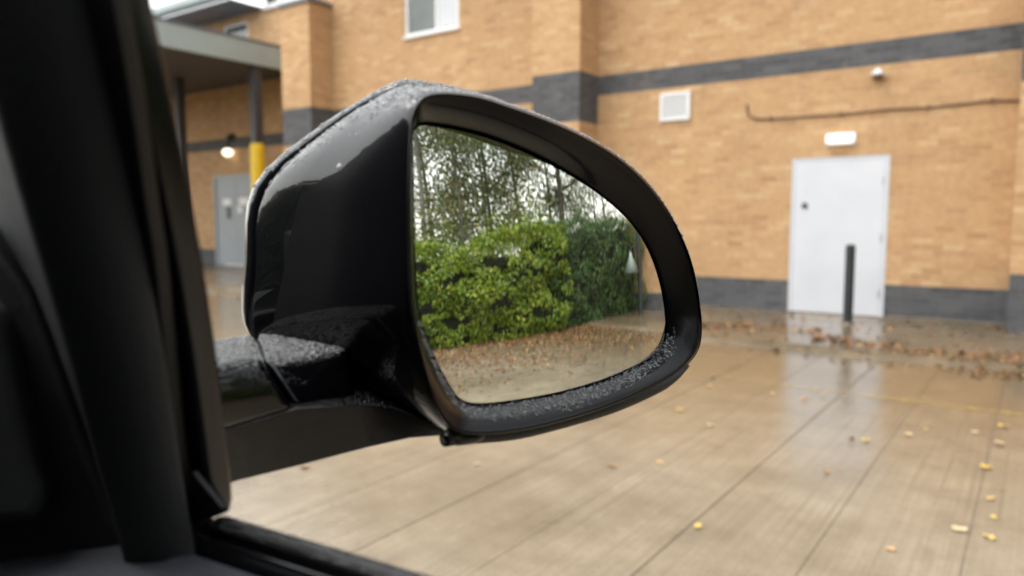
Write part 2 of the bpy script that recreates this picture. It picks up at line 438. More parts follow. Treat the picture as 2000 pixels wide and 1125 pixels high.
# ================================================================== THE BRICK BUILDING
BD, PD, RD_ = 10.5, 9.92, 12.4            # depth of the front wall, of its piers, of the recessed wing
ORG = np.array([-6.0, BD, 0.0])
bld = tag(empty('brick_building', W(ORG[0], ORG[1], 0), TH),
          'buff brick building with grey brick bands, piers and a white door', 'building')
CH, BL, BH, JT = 0.075, 0.215, 0.065, 0.010
Z0 = 0.03
def dark_course(k, pier):
    if pier: return k < 9 or 37 <= k <= 46
    return k < 6 or 43 <= k <= 46
cam_s, cam_dd = 0.0, 0.0
bricks = []      # (centre s,d,z, half sizes along s,d,z, dark)
def brick_face(a0, a1, ztop, fixed, axis, pier=False, holes=(), sign=-1, zbot=None):
    """courses on a face; axis 's': face at depth fixed, running a0..a1 along s; axis 'd': return face at s=fixed, running along d"""
    k = 0
    while Z0 + k * CH < ztop:
        z = Z0 + k * CH + JT / 2
        off = 0.0 if k % 2 else -(BL + JT) / 2
        x = a0 + off
        while x < a1:
            p0, p1 = max(x, a0), min(x + BL, a1)
            x += BL + JT
            if p1 - p0 < 0.03 or (zbot is not None and z < zbot): continue
            segs = [(p0, p1)]
            for (h0, h1, hz0, hz1) in holes:
                if z + BH > hz0 + 0.01 and z < hz1 - 0.01:
                    ns = []
                    for (q0, q1) in segs:
                        if q1 <= h0 or q0 >= h1: ns.append((q0, q1)); continue
                        if q0 < h0: ns.append((q0, h0))
                        if q1 > h1: ns.append((h1, q1))
                    segs = [q for q in ns if q[1] - q[0] > 0.02]
            for (q0, q1) in segs:
                j = random.uniform(-0.0006, 0.0006)
                cz = z + BH / 2
                dk = dark_course(k, pier)
                if axis == 's': bricks.append(((q0 + q1) / 2, fixed + 0.05 + j, cz, (q1 - q0) / 2, 0.05, BH / 2, dk))
                else: bricks.append((fixed - sign * -0.05 + j, (q0 + q1) / 2, cz, 0.05, (q1 - q0) / 2, BH / 2, dk))
        k += 1
DOOR = (-2.80, -1.60, -1, 2.13)
WIN = (-9.92, -8.62, 4.72, 6.05)
TOPZ = 7.25
PIERS = [(-6.66, -5.80), (-12.83, -11.95), (-0.26, 0.62)]
brick_face(-11.95, -6.66, TOPZ, BD, 's', holes=[WIN])
brick_face(-5.80, -0.26, TOPZ, BD, 's', holes=[DOOR])
brick_face(0.62, 9.0, TOPZ, BD, 's')
for (a, c) in PIERS:
    brick_face(a, c, 5.58 if a < -12 else TOPZ, PD, 's', pier=True)
    brick_face(PD + 0.105, BD, 5.58 if a < -12 else TOPZ, c, 'd', pier=True)       # return that faces the yard's far end
    brick_face(PD + 0.105, BD, 5.58 if a < -12 else TOPZ, a, 'd', pier=True, sign=1)
GD = (-19.20, -17.15, -1, 2.55)
RWIN = (-18.45, -17.40, 5.60, 6.55)
brick_face(-27, -12.0, 6.75, RD_, 's', holes=[GD, RWIN])
brick_face(BD + 0.12, RD_, 6.75, -12.20, 'd', sign=1)
wall_b = MB(ORG)     # mortar bed behind the bricks, with the openings left out
MR = 0.0028           # how far the joints are recessed
def bed(s0, s1, d0, d1, z0, z1, holes=()):
    ss = sorted({s0, s1, *[h for H in holes for h in H[:2]]}); zz = sorted({z0, z1, *[max(z0, h) for H in holes for h in H[2:]]})
    for i in range(len(ss) - 1):
        for j in range(len(zz) - 1):
            cs, cz = (ss[i] + ss[i + 1]) / 2, (zz[j] + zz[j + 1]) / 2
            if any(H[0] < cs < H[1] and H[2] < cz < H[3] for H in holes): continue
            wall_b.box(ss[i], ss[i + 1], d0, d1, zz[j], zz[j + 1])
bed(-12.0, 9.0, BD + MR, BD + 0.3, -0.02, TOPZ, [DOOR, WIN])
bed(-27, -12.1, RD_ + MR, RD_ + 0.3, -0.02, 6.75, [GD, RWIN])
wall_b.box(-12.20 + MR, -12.01, BD + 0.31, RD_ + 0.004, -0.02, 6.75)
for (a, c) in PIERS:
    wall_b.box(a + MR, c - MR, PD + MR, BD + 0.004, -0.02, 5.58 if a < -12 else TOPZ)
wall_o = wall_b.build('wall', M['mortar'], bld)
# the dark courses have dark joints: thin strips just proud of the bed
dj = MB(ORG)
def dstrip(s0, s1, d, z0, z1): dj.box(s0, s1, d + MR - 0.0015, d + MR + 0.02, z0, z1)
for (s0, s1) in ((-11.95, -6.66), (-5.80, DOOR[0]), (DOOR[1], -0.26), (0.62, 9.0)):
    dstrip(s0, s1, BD, -0.02, Z0 + 6 * CH)
for (s0, s1) in ((-11.95, -6.66), (-5.80, -0.26), (0.62, 9.0)):
    dstrip(s0, s1, BD, Z0 + 43 * CH, Z0 + 47 * CH)
for (s0, s1) in ((-27, GD[0]), (GD[1], -12.21)):
    dstrip(s0, s1, RD_, -0.02, Z0 + 6 * CH)
dstrip(-27, -12.21, RD_, Z0 + 43 * CH, Z0 + 47 * CH)
for (a, c) in PIERS:
    for z0, z1 in ((-0.02, Z0 + 9 * CH), (Z0 + 37 * CH, Z0 + 47 * CH)):
        dj.box(a + MR - 0.0015, c - MR + 0.0015, PD + MR - 0.0015, BD - 0.001, z0, z1)
dj.build('dark_mortar_bed', M['mortar_dark'], wall_o)
# bricks: the 300 that show largest are objects of their own, the rest one mass for each colour
def visible(q):
    s_, d_, z_ = q[:3]
    p = W(s_, d_, z_ - EYE); dep = p.y * cos(PITCH) - p.z * sin(PITCH)
    if dep <= 1: return None
    u = CX + F * p.x / dep; v = CY - F * (p.z * cos(PITCH) + p.y * sin(PITCH)) / dep
    if not (1385 < u < 1998 and 0 < v < 660): return None
    if q[1] > BD + 0.06 or q[6] or q[4] > 0.06 or q[3] < 0.1: return None
    if q[1] > BD - 0.02 and s_ > -0.30: return None
    return dep
scored = sorted([(visible(q), n) for n, q in enumerate(bricks) if visible(q) is not None])
single = {n for _, n in scored[:300]}
def brick_mass(sel):
    A = np.array([q[:6] for q in sel])
    cs = np.array([(-1, -1, -1), (1, -1, -1), (1, 1, -1), (-1, 1, -1), (-1, -1, 1), (1, -1, 1), (1, 1, 1), (-1, 1, 1)], float)
    V = (A[:, None, :3] - ORG) + cs[None] * A[:, None, 3:6]
    fs = np.array([(0, 3, 2, 1), (4, 5, 6, 7), (0, 1, 5, 4), (1, 2, 6, 5), (3, 0, 4, 7)])
    Fq = fs[None] + (np.arange(len(A)) * 8)[:, None, None]
    return V.reshape(-1, 3), Fq.reshape(-1, 4)
rest = [q for n, q in enumerate(bricks) if n not in single]
v, f = brick_mass([q for q in rest if not q[6]])
tag(np_mesh('buff_bricks', v, f, M['brick_mass'], wall_o), kind='stuff')
v, f = brick_mass([q for q in rest if q[6]])
tag(np_mesh('grey_bricks', v, f, M['dark_mass'], wall_o), kind='stuff')
bm_ = MB(); bm_.box(-BL / 2, BL / 2, -0.05, 0.05, -BH / 2, BH / 2)
b0 = None
for n in sorted(single):
    q = bricks[n]
    if b0 is None: b0 = bm_.build('brick', M['brick_one'], wall_o); o = b0
    else:
        o = b0.copy(); COL.objects.link(o); o.parent = wall_o
    o.location = (q[0] - ORG[0], q[1] - ORG[1], q[2] - ORG[2])
    o.scale = (q[3] * 2 / BL, 1, 1)
# pier capping, eaves, gutter and roof
b = MB(ORG); b.box(-12.87, -11.91, PD - 0.04, BD - 0.002, 5.582, 5.66); b.build('pier_capping', M['roof'], bld, bevel=0.01)
b = MB(ORG)
b.add([(-30, 11.45, 6.86), (-16.75, 11.45, 6.86), (-16.75, 16, 9.4), (-30, 16, 9.4), (-30, 11.45, 6.80), (-16.75, 11.45, 6.80), (-16.75, 16, 9.3), (-30, 16, 9.3)],
      [(0, 1, 2, 3), (4, 7, 6, 5), (0, 4, 5, 1), (1, 5, 6, 2), (2, 6, 7, 3), (3, 7, 4, 0)])
b.add([(-12.0, 9.55, 7.36), (9.5, 9.55, 7.36), (9.5, 16, 10.4), (-12.0, 16, 10.4), (-12.0, 9.55, 7.28), (9.5, 9.55, 7.28), (9.5, 16, 10.3), (-12.0, 16, 10.3)],
      [(0, 1, 2, 3), (4, 7, 6, 5), (0, 4, 5, 1), (1, 5, 6, 2), (2, 6, 7, 3), (3, 7, 4, 0)])
roof_o = b.build('roof', M['roof'], bld)
b = MB(ORG); b.box(-30, -16.75, 11.47, RD_ + 0.2, 6.752, 6.795); b.build('soffit', M['roof'], roof_o)
b = MB(ORG); b.box(-30, -16.75, 11.30, 11.448, 6.86, 7.06); b.build('gutter', M['green_grey'], roof_o, bevel=0.03)
b = MB(ORG); b.box(9.003, 9.3, BD, 20, 0, 10.0); b.build('side_wall', M['brick_mass'], bld)
# white door
door_o = MB(ORG)
door_o.box(-2.754, -1.646, BD + 0.008, BD + 0.065, PAVE_Z + 0.012, 2.090)
door = door_o.build('door', M['white_paint'], bld, bevel=0.004)
b = MB(ORG)
b.box(-2.798, -2.757, BD + 0.004, BD + 0.09, PAVE_Z, 2.128); b.box(-1.643, -1.602, BD + 0.004, BD + 0.09, PAVE_Z, 2.128); b.box(-2.756, -1.644, BD + 0.004, BD + 0.09, 2.092, 2.128)
b.build('door_frame', M['white_paint'], door, bevel=0.003)
b = MB(ORG); b.tube([(-2.62, BD + 0.022, 1.50), (-2.62, BD - 0.004, 1.50)], [0.042, 0.038], 16); b.build('lock', M['dark_steel'], door, smooth=False)
b = MB(ORG); b.tube([(-2.62, BD - 0.002, 1.50), (-2.62, BD - 0.03, 1.50)], 0.016, 12); b.build('key_cylinder', M['steel'], door)
for z in (0.35, 1.07, 1.80):
    b = MB(ORG); b.tube([(-1.667, BD + 0.012, z - 0.05), (-1.667, BD + 0.012, z + 0.05)], 0.010, 10); b.build('hinge', M['steel'], door)
b = MB(ORG); b.box(-2.8, -1.6, BD - 0.02, BD + 0.09, PAVE_Z - 0.03, PAVE_Z + 0.010); b.build('threshold', M['kerb'], door)
# concrete ledge at the foot of the plinth beside the door
b = MB(ORG); b.box(-1.55, -0.28, BD - 0.075, BD - 0.001, 0.02, 0.085); b.build('ledge', M['kerb'], bld, bevel=0.012)
# upper window with a curtain half drawn
def window(h, dep, parts, sill=True, rev=0.06):
    s0, s1, z0, z1 = h
    b = MB(ORG); fw = 0.055; d0, d1 = dep - 0.004 if rev < 0 else dep + 0.012, dep + 0.09
    b.box(s0 + .004, s0 + fw, d0, d1, z0 + .004, z1 - .004); b.box(s1 - fw, s1 - .004, d0, d1, z0 + .004, z1 - .004)
    b.box(s0 + fw, s1 - fw, d0, d1, z0 + .004, z0 + fw); b.box(s0 + fw, s1 - fw, d0, d1, z1 - fw, z1 - .004)
    wo = b.build('window', M['white_plastic'], bld, bevel=0.004)
    xs = [s0 + fw] + parts + [s1 - fw]
    for i in range(len(xs) - 1):
        g = MB(ORG); g.box(xs[i] + .012, xs[i + 1] - .012, dep + .045, dep + .055, z0 + fw, z1 - fw); g.build('pane', M['pane'], wo)
    for x in parts:
        g = MB(ORG); g.box(x - .03, x + .03, d0 + .008, d1 - .008, z0 + fw, z1 - fw); g.build('mullion', M['white_plastic'], wo)
    g = MB(ORG); g.box(s0 - .03, s1 + .03, dep - 0.05, dep + 0.02, z0 - 0.045, z0 - 0.002); g.build('sill', M['white_plastic'], wo, bevel=0.005)
    return wo
wo = window(WIN, BD, [-9.16])
g = MB(ORG); g.box(-9.12, -8.69, BD + 0.030, BD + 0.040, 4.79, 5.98); g.build('blind', M['white_paint'], wo)
window(RWIN, RD_, [])
# clerestory lights over the recessed wing, by the pier
b = MB(ORG); b.box(-16.70, -12.25, RD_ - 0.06, RD_ - 0.001, 6.70, 6.752); b.build('window_ledge', M['white_plastic'], bld)
for (s0, s1) in ((-16.65, -15.2), (-15.15, -13.7), (-13.65, -12.25)):
    window((s0, s1, 6.80, 7.70), RD_, [(s0 + s1) / 2 - 0.2])
b = MB(ORG); b.box(-16.74, -12.21, RD_ - 0.1, RD_ + 3, 7.71, 7.85); b.build('flat_roof', M['roof'], bld)
b = MB(ORG); b.box(-16.745, -12.22, RD_ + 0.10, RD_ + 0.3, 6.76, 7.705); b.build('upper_wall', M['roof'], bld)
# grey double door under the canopy
b = MB(ORG); b.box(-19.198, -19.12, RD_ - 0.01, RD_ + 0.08, PAVE_Z, 2.548); b.box(-17.23, -17.152, RD_ - 0.01, RD_ + 0.08, PAVE_Z, 2.548); b.box(-19.12, -17.23, RD_ - 0.01, RD_ + 0.08, 2.47, 2.548)
gdo = b.build('double_door', M['grey_door'], bld)
for (s0, s1) in ((-19.115, -18.18), (-18.17, -17.235)):
    b = MB(ORG); b.box(s0, s1, RD_ + 0.02, RD_ + 0.06, PAVE_Z + .01, 2.465); b.build('door_leaf', M['grey_door'], gdo, bevel=0.004)
b = MB(ORG); b.box(-18.80, -18.42, RD_ + 0.012, RD_ + 0.018, 1.72, 1.90); b.build('notice', M['white_plastic'], gdo)
b = MB(ORG); b.box(-18.62, -18.44, RD_ + 0.004, RD_ + 0.018, 1.35, 1.68); b.build('door_viewer', M['dark_steel'], gdo)
b = MB(ORG); b.box(-18.05, -17.60, RD_ + 0.012, RD_ + 0.018, 1.72, 1.92); b.build('notice', M['white_plastic'], gdo)
b = MB(ORG); b.box(-18.12, -17.92, RD_ + 0.012, RD_ + 0.018, 1.50, 1.68); b.build('notice', M['white_plastic'], gdo)

# ------------------------------------------------------------------ canopy of the loading bay
CO = np.array([-15.0, 10.96, 0.0])
can = tag(empty('canopy', W(*CO), TH), 'grey green canopy over the loading bay on dark columns with yellow guards', 'canopy')
b = MB(CO); b.box(-26, -15.003, 7.2, 12.39, 4.93, 5.30); b.build('soffit', M['soffit'], can)
b = MB(CO); b.box(-15.0, -14.94, 7.14, 12.39, 4.87, 5.38); b.build('fascia', M['green_grey'], can, bevel=0.01)
b = MB(CO); b.box(-26, -15.003, 7.14, 7.197, 4.87, 5.38); b.build('fascia', M['green_grey'], can, bevel=0.01)
b = MB(CO); b.box(-26, -14.92, 7.12, 12.39, 5.383, 5.43); b.build('deck', M['roof'], can)
for (cs, cd) in ((-15.0 - 0.15, 10.96), (-18.35, 10.96)):
    b = MB(CO); b.box(cs - 0.11, cs + 0.11, cd - 0.11, cd + 0.11, 0.04, 4.928); co_ = b.build('column', M['column_grey'], can, bevel=0.012)
    if cs < -16: continue
    b = MB(CO); b.tube([(cs, cd, 0.045), (cs, cd, 3.03), (cs, cd, 3.10)], [0.165, 0.165, 0.14], 20); b.build('column_guard', M['yellow'], co_)

# ------------------------------------------------------------------ things on the wall
def on_wall(name, s_, d_, z_, label, cat, group=None):
    return tag(empty(name, W(s_, d_, z_), TH), label, cat, group)
v_o = on_wall('air_vent', -4.50, BD, 2.975, 'square white louvred air vent high on the brick wall', 'vent')
b = MB(); h = 0.235; b.box(-h, h, -0.035, -0.002, -0.205, -0.16); b.box(-h, h, -0.035, -0.002, 0.16, 0.205); b.box(-h, -0.19, -0.035, -0.002, -0.159, 0.159); b.box(0.19, h, -0.035, -0.002, -0.159, 0.159)
b.build('frame', M['white_plastic'], v_o, bevel=0.004)
b = MB(); b.box(-0.189, 0.189, -0.006, -0.0025, -0.159, 0.159); b.build('backing', M['column_grey'], v_o)
for k in range(11):
    b = MB(); z = -0.145 + k * 0.029
    b.add([(-0.189, -0.028, z - 0.010), (0.189, -0.028, z - 0.010), (0.189, -0.010, z + 0.012), (-0.189, -0.010, z + 0.012), (-0.189, -0.031, z - 0.008), (0.189, -0.031, z - 0.008), (0.189, -0.013, z + 0.014), (-0.189, -0.013, z + 0.014)],
          [(0, 1, 2, 3), (4, 7, 6, 5), (0, 4, 5, 1), (1, 5, 6, 2), (2, 6, 7, 3), (3, 7, 4, 0)])
    b.build('louvre', M['white_plastic'], v_o)
l_o = on_wall('bulkhead_light', -2.195, BD, 2.355, 'lit white oblong bulkhead light above the white door', 'wall light')
b = MB(); b.box(-0.185, 0.185, -0.022, -0.002, -0.075, 0.075); b.build('base', M['white_plastic'], l_o, bevel=0.01)
b = MB()
for k, (dd, sc) in enumerate(((-0.0225, 1.0), (-0.06, 0.97), (-0.078, 0.88), (-0.084, 0.7))):
    pts = []
    for q in np.linspace(0, 2 * pi, 40, endpoint=False):
        r = 0.07 * sc; cx = 0.105 * (1 if cos(q) > 0 else -1)
        pts.append((cx + r * cos(q), dd, r * sin(q)))
    if k == 0: Ls = []
    Ls.append(pts)
b.loft(Ls, False, True); b.build('diffuser', M['lit_white'], l_o, smooth=True)
c_o = on_wall('security_camera', -1.77, BD, 3.14, 'small dome security camera under the grey brick band', 'camera')
b = MB(); b.tube([(0, -0.002, 0.02), (0, -0.09, 0.03), (0, -0.10, 0.0)], [0.045, 0.03, 0.03], 12); b.build('bracket', M['white_plastic'], c_o, smooth=True)
b = MB(); b.tube([(0, -0.10, 0.035), (0, -0.10, 0.0), (0, -0.10, -0.03)], [0.03, 0.075, 0.075], 16); b.build('housing', M['white_plastic'], c_o, smooth=True)
b = MB(); b.tube([(0, -0.10, -0.031), (0, -0.10, -0.06), (0, -0.10, -0.09), (0, -0.10, -0.098)], [0.066, 0.06, 0.035, 0.01], 16); b.build('dome', M['cable'], c_o, smooth=True)
p_o = on_wall('wall_cable', -1.9, BD, 2.7, 'brown cable running along the brick wall above the door light', 'cable')
ctrl = [(-3.43, 2.91), (-3.43, 2.84), (-3.40, 2.76), (-3.30, 2.705), (-3.1, 2.69), (-2.7, 2.685), (-2.2, 2.675), (-1.7, 2.69), (-1.2, 2.68), (-0.8, 2.69), (-0.55, 2.70), (-0.27, 2.675)]
pts = spline([(a + 1.9, -0.016, z - 2.7) for a, z in ctrl], 70, False)
b = MB(); b.tube(pts, 0.013, 8); b.build('conduit', M['cable'], p_o, smooth=True)
for cs, cz in ((-3.1, 2.69), (-2.2, 2.675), (-1.2, 2.68), (-0.55, 2.70)):
    b = MB(); b.box(cs + 1.9 - .012, cs + 1.9 + .012, -0.037, -0.001, cz - 2.7 - .03, cz - 2.7 + .03); b.build('clip', M['cable'], p_o)
t_o = on_wall('canopy_wall_lamp', -18.2, RD_, 3.13, 'glowing round wall lamp above the grey double door', 'wall light')
b = MB(); b.tube([(0, -0.002, 0.46), (0, -0.10, 0.46), (0, -0.14, 0.40)], [0.10, 0.06, 0.09], 14); b.build('bracket', M['dark_steel'], t_o, smooth=True)
b = MB(); b.tube([(0, -0.14, 0.40), (0, -0.16, 0.22), (0, -0.18, 0.12)], [0.03, 0.03, 0.09], 14); b.build('neck', M['dark_steel'], t_o, smooth=True)
b = MB(); b.tube([(0, -0.18, 0.115), (0, -0.18, 0.06), (0, -0.18, -0.03), (0, -0.18, -0.09)], [0.06, 0.14, 0.13, 0.05], 20); b.build('globe', M['lit_warm'], t_o, smooth=True)

# ------------------------------------------------------------------ bollard
bo = tag(empty('bollard', W(-1.86, 9.66, PAVE_Z), TH), 'slim dark steel bollard standing in front of the white door', 'bollard')
b = MB(); b.tube([(0, 0, -0.01), (0, 0, 0.93), (0, 0, 0.955)], [0.056, 0.056, 0.050], 20); b.build('post', M['dark_steel'], bo)
b = MB(); b.tube([(0, 0, 0.956), (0, 0, 0.966)], [0.046, 0.02], 20); b.build('cap', M['column_grey'], bo)
b = MB(); b.tube([(0, 0, 0.001), (0, 0, 0.022)], [0.085, 0.075], 20); b.build('collar', M['kerb'], bo)

# ================================================================== THE CAR AND ITS WING MIRROR
car_loc = LAT * CAR_ORG[0] + FWD * CAR_ORG[1]
car = tag(empty('parked_car', (car_loc[0], car_loc[1], 0), PSI), 'black car seen from inside, side window down, rain on its wing mirror', 'car')
def CL(loop): return car_local(np.array(loop))
# mirror glass: plane and shape
GN_H, GN_E = radians(137.4), radians(2.95)
gn = np.array([sin(GN_H) * cos(GN_E), cos(GN_H) * cos(GN_E), sin(GN_E)])       # out of the glass, towards the viewer
G0 = px(1050, 520, 0.42)
gu = np.cross([0, 0, 1.0], gn); gu /= np.linalg.norm(gu); gv = np.cross(gn, gu)
def on_glass(x, y, off=0.0):
    v = ray(x, y); t = ((G0 + gn * off - C0) @ gn) / (v @ gn)
    return C0 + v * t
GLASS = [(817, 275), (822, 250), (845, 244), (930, 261), (1000, 286), (1060, 313), (1120, 346), (1170, 380), (1215, 418), (1250, 460), (1276, 508), (1294, 560),
         (1304, 610), (1306, 645), (1298, 676), (1272, 700), (1230, 722), (1170, 745), (1100, 765), (1020, 780), (955, 788), (920, 786), (898, 772), (872, 730), (848, 680), (831, 630), (821, 575), (817, 500), (816, 400)]
RIM = [(798, 275), (806, 212), (838, 181), (920, 184), (1000, 208), (1075, 236), (1145, 268), (1205, 304), (1258, 350), (1303, 408), (1338, 475), (1358, 537),
       (1368, 600), (1371, 648), (1362, 688), (1330, 724), (1275, 758), (1205, 790), (1125, 817), (1035, 840), (955, 850), (905, 848), (872, 832), (846, 785), (825, 722), (810, 655), (800, 585), (796, 500), (795, 390)]
NS = 116
GLASS = [(x + 9 * min(1, max(0, (x - 1080) / 180)), y) for x, y in GLASS]
g_px = spline(GLASS, NS); r_px = spline(RIM, NS)
cpx = np.array([1050.0, 530.0])
Rg = 1.35                                                              # convex glass
def sag(P):
    q = P - G0; u = q @ gu; w_ = q @ gv
    return P - np.outer((u * u + w_ * w_) / (2 * Rg), gn)
edge = np.array([on_glass(*p) for p in g_px])
cen = edge.mean(0)
rings = [sag(cen + (edge - cen) * k) for k in np.linspace(0.04, 1.0, 26)]
b = MB(CAR_ORG * 0); b.loft([CL(r) for r in rings], True, False)
# housing: back shell from the bezel to the seam
SEAM = [(645, 258, .405), (790, 171, .395), (852, 168, .43), (930, 183, .455), (1000, 207, .475), (1070, 236, .50), (1140, 269, .52), (1198, 308, .54), (1248, 355, .555), (1290, 412, .57), (1320, 478, .58), (1337, 540, .585),
        (1345, 600, .59), (1346, 640, .59), (1335, 672, .585), (1300, 705, .575), (1245, 735, .56), (1175, 765, .54), (1100, 790, .52), (1010, 815, .495), (930, 830, .475), (870, 828, .455), (800, 812, .44), (710, 790, .43), (620, 750, .425), (545, 700, .42), (497, 640, .415), (500, 520, .41), (518, 372, .408)]
s3 = spline(SEAM, NS)
seam = np.array([px(*p) for p in s3])
rim0 = np.array([on_glass(*p, 0.004) for p in r_px])
hc = seam.mean(0)
def lerp(A, B, t): return A + (B - A) * t
shell = []
sh_w = np.clip((430 - s3[:, 1]) / 200, 0.06, 1)[:, None]; sh_w = sh_w * sh_w * (3 - 2 * sh_w)
seam_in = seam - (LAT * 0.014 + np.array([0, 0, 0.002])) * sh_w
P0 = lerp(rim0, seam_in, 0.62)
for t_, bul in ((0.0, 0.0), (0.03, 0.0005), (0.14, 0.0012), (0.4, 0.0018), (0.75, 0.0010), (1.0, 0.0)):
    L = lerp(rim0, P0, t_)
    c_ = L.mean(0); out = L - c_; out /= np.linalg.norm(out, axis=1)[:, None]
    shell.append(L + out * bul)
for u in (0.12, 0.25, 0.38, 0.5, 0.62, 0.74, 0.86, 0.95, 1.0):
    shell.append(P0 * (1 - u) ** 2 + seam_in * 2 * u * (1 - u) + seam * u * u)
shell.append(seam + (hc - seam) * 0.03)
b2 = MB(); b2.loft([CL(r) for r in shell])
mir = b2.build('wing_mirror', M['paint'], car, smooth=True)
mir['label'] = 'glossy black wing mirror housing beaded with rain'
glass_o = b.build('mirror_glass', M['mirror'], mir, smooth=True)
glass_o['label'] = 'convex mirror glass reflecting a hedge and trees'
# bezel ring round the glass
rc = r_px.mean(0)
def inset(k): return rc + (r_px - rc) * k
def depth_gain(P):
    """the bezel stands deeper above and below the glass than at its outer end"""
    q = (P - cpx); q = q / np.linalg.norm(q, axis=1)[:, None]
    return 1.0 - 0.72 * np.clip(q[:, 0], 0, 1) ** 1.5 + 1.5 * np.clip(-q[:, 1] - 0.1, 0, 1) * np.clip(1.1 - q[:, 0], 0, 1) + 1.1 * np.clip(q[:, 1] - 0.25, 0, 1)
gain = depth_gain(r_px)
bz = [np.array([on_glass(*p, o_ * g_) for p, g_ in zip(inset(k_), gain)]) for k_, o_ in ((0.999, 0.0030), (0.995, 0.0072), (0.986, 0.0090), (0.974, 0.0085))]
for t_, off in ((0.12, 0.0082), (0.32, 0.0074), (0.48, 0.0062), (0.66, 0.0036), (0.86, 0.0010), (0.93, -0.0002), (1.0, -0.0012)):
    P = lerp(inset(0.974), cpx + (g_px - cpx) * 1.006, t_)
    Q = np.array([on_glass(*p, off * (g_ if off > 0 else 1)) for p, g_ in zip(P, gain)])
    bz.append(lerp(Q, sag(Q), t_))
bz.append(sag(np.array([on_glass(*p, -0.005) for p in cpx + (g_px - cpx) * 1.004])))
b = MB(); b.loft([CL(r) for r in bz]); b.build('bezel', M['satin_black'], mir, smooth=True)
b = MB(); b.loft([CL(sag(cen + (edge - cen) * 1.03) - gn * 0.008), CL(sag(cen + (edge - cen) * 0.9) - gn * 0.014)], False, True); b.build('glass_backing', M['black_plastic'], mir)
# cap: closes the housing forward of the seam
capn = FWD * 0.92 + np.array([0, 0, 0.0])
def cap_loop(scale, fw, up=0.0):
    return hc + (seam - hc) * scale + capn * fw + np.array([0, 0, up])
cap = [cap_loop(*q) for q in ((0.975, 0.0012), (0.997, 0.0012), (1.004, 0.0022, .0004), (1.008, 0.005, .0015), (1.0, 0.010, .003), (0.96, 0.017, .0035), (0.90, 0.024, .003), (0.82, 0.033, .002), (0.70, 0.042), (0.5, 0.051), (0.22, 0.056))]
b = MB(); b.loft([CL(r) for r in cap], False, True); b.build('housing_cap', M['paint'], mir, smooth=True)
# lower lip and camera pod under the bezel
lip = [(868, 850), (900, 846), (1000, 838), (1100, 815), (1200, 785), (1290, 745), (1345, 708)]
lp = spline(lip, 40, False)
Ls = []
for i, p in enumerate(lp):
    k = sin(pi * min(1, max(0.06, (i + 1) / 12))) if i < 6 else 1.0
    r_ = 0.0035 if i > 34 else 0.0048
    o_ = on_glass(p[0], p[1] + 6, 0.004)
    Ls.append(o_)
b = MB(); b.tube([CL([q])[0] for q in Ls], [0.0045] * 34 + [0.004, 0.0036, 0.003, 0.0022, 0.0015, 0.0008], 10); b.build('lower_lip', M['black_plastic'], mir, smooth=True)
b = MB(); q0 = px(868, 852, 0.372); q1 = px(905, 858, 0.378); q2 = px(960, 850, 0.388)
b.tube([CL([q])[0] for q in (px(866, 853, .371), px(872, 854, .372), px(895, 858, .376), px(925, 856, .382), px(960, 848, .39))], [0.0015, 0.0030, 0.0034, 0.003, 0.001], 12); b.build('puddle_lamp', M['gloss_black'], mir, smooth=True)
# arm: blocks between the door and the housing
def block(name, stations, mat, parent, bevel, sub=True):
    b = MB(); b.loft([CL([px(*p) for p in st]) for st in stations], True, True)
    o = b.build(name, mat, parent, bevel=bevel, segs=3)
    return o
block('arm_base', [
    [(300, 682, .365), (300, 735, .305), (310, 800, .302), (315, 860, .306), (320, 850, .36), (310, 760, .40)],
    [(430, 663, .400), (440, 712, .335), (447, 775, .332), (455, 832, .338), (455, 830, .40), (440, 740, .43)],
    [(495, 651, .412), (505, 697, .350), (540, 745, .349), (573, 800, .352), (570, 800, .41), (520, 720, .44)]], M['paint'], mir, 0.004)
block('arm_core', [
    [(470, 702, .356), (480, 720, .366), (500, 790, .362), (500, 800, .40), (470, 664, .408)],
    [(600, 704, .378), (605, 720, .380), (612, 790, .378), (612, 800, .41), (600, 664, .410)]], M['black_plastic'], mir, 0.002)
block('arm_hinge', [
    [(498, 650, .413), (512, 703, .3565), (545, 748, .355), (580, 796, .357), (575, 795, .41), (530, 720, .44)],
    [(580, 652, .412), (590, 700, .371), (610, 750, .371), (630, 792, .373), (630, 790, .42), (600, 720, .44)],
    [(672, 662, .400), (676, 684, .385), (686, 740, .388), (694, 784, .390), (690, 780, .42), (680, 720, .43)]], M['paint'], mir, 0.004)
block('arm_lower', [
    [(300, 850, .308), (310, 900, .312), (330, 985, .318), (330, 970, .37), (310, 800, .36)],
    [(450, 836, .340), (455, 880, .346), (462, 940, .352), (465, 925, .40), (455, 780, .37)],
    [(580, 797, .354), (585, 860, .363), (590, 908, .372), (600, 895, .42), (590, 745, .40)],
    [(700, 790, .378), (705, 835, .384), (715, 875, .392), (730, 865, .43), (715, 735, .42)],
    [(770, 796, .384), (785, 825, .388), (800, 856, .395), (810, 850, .43), (790, 770, .42)],
    [(868, 836, .384), (872, 842, .386), (876, 850, .390), (880, 846, .42), (875, 820, .42)]], M['paint'], mir, 0.003)

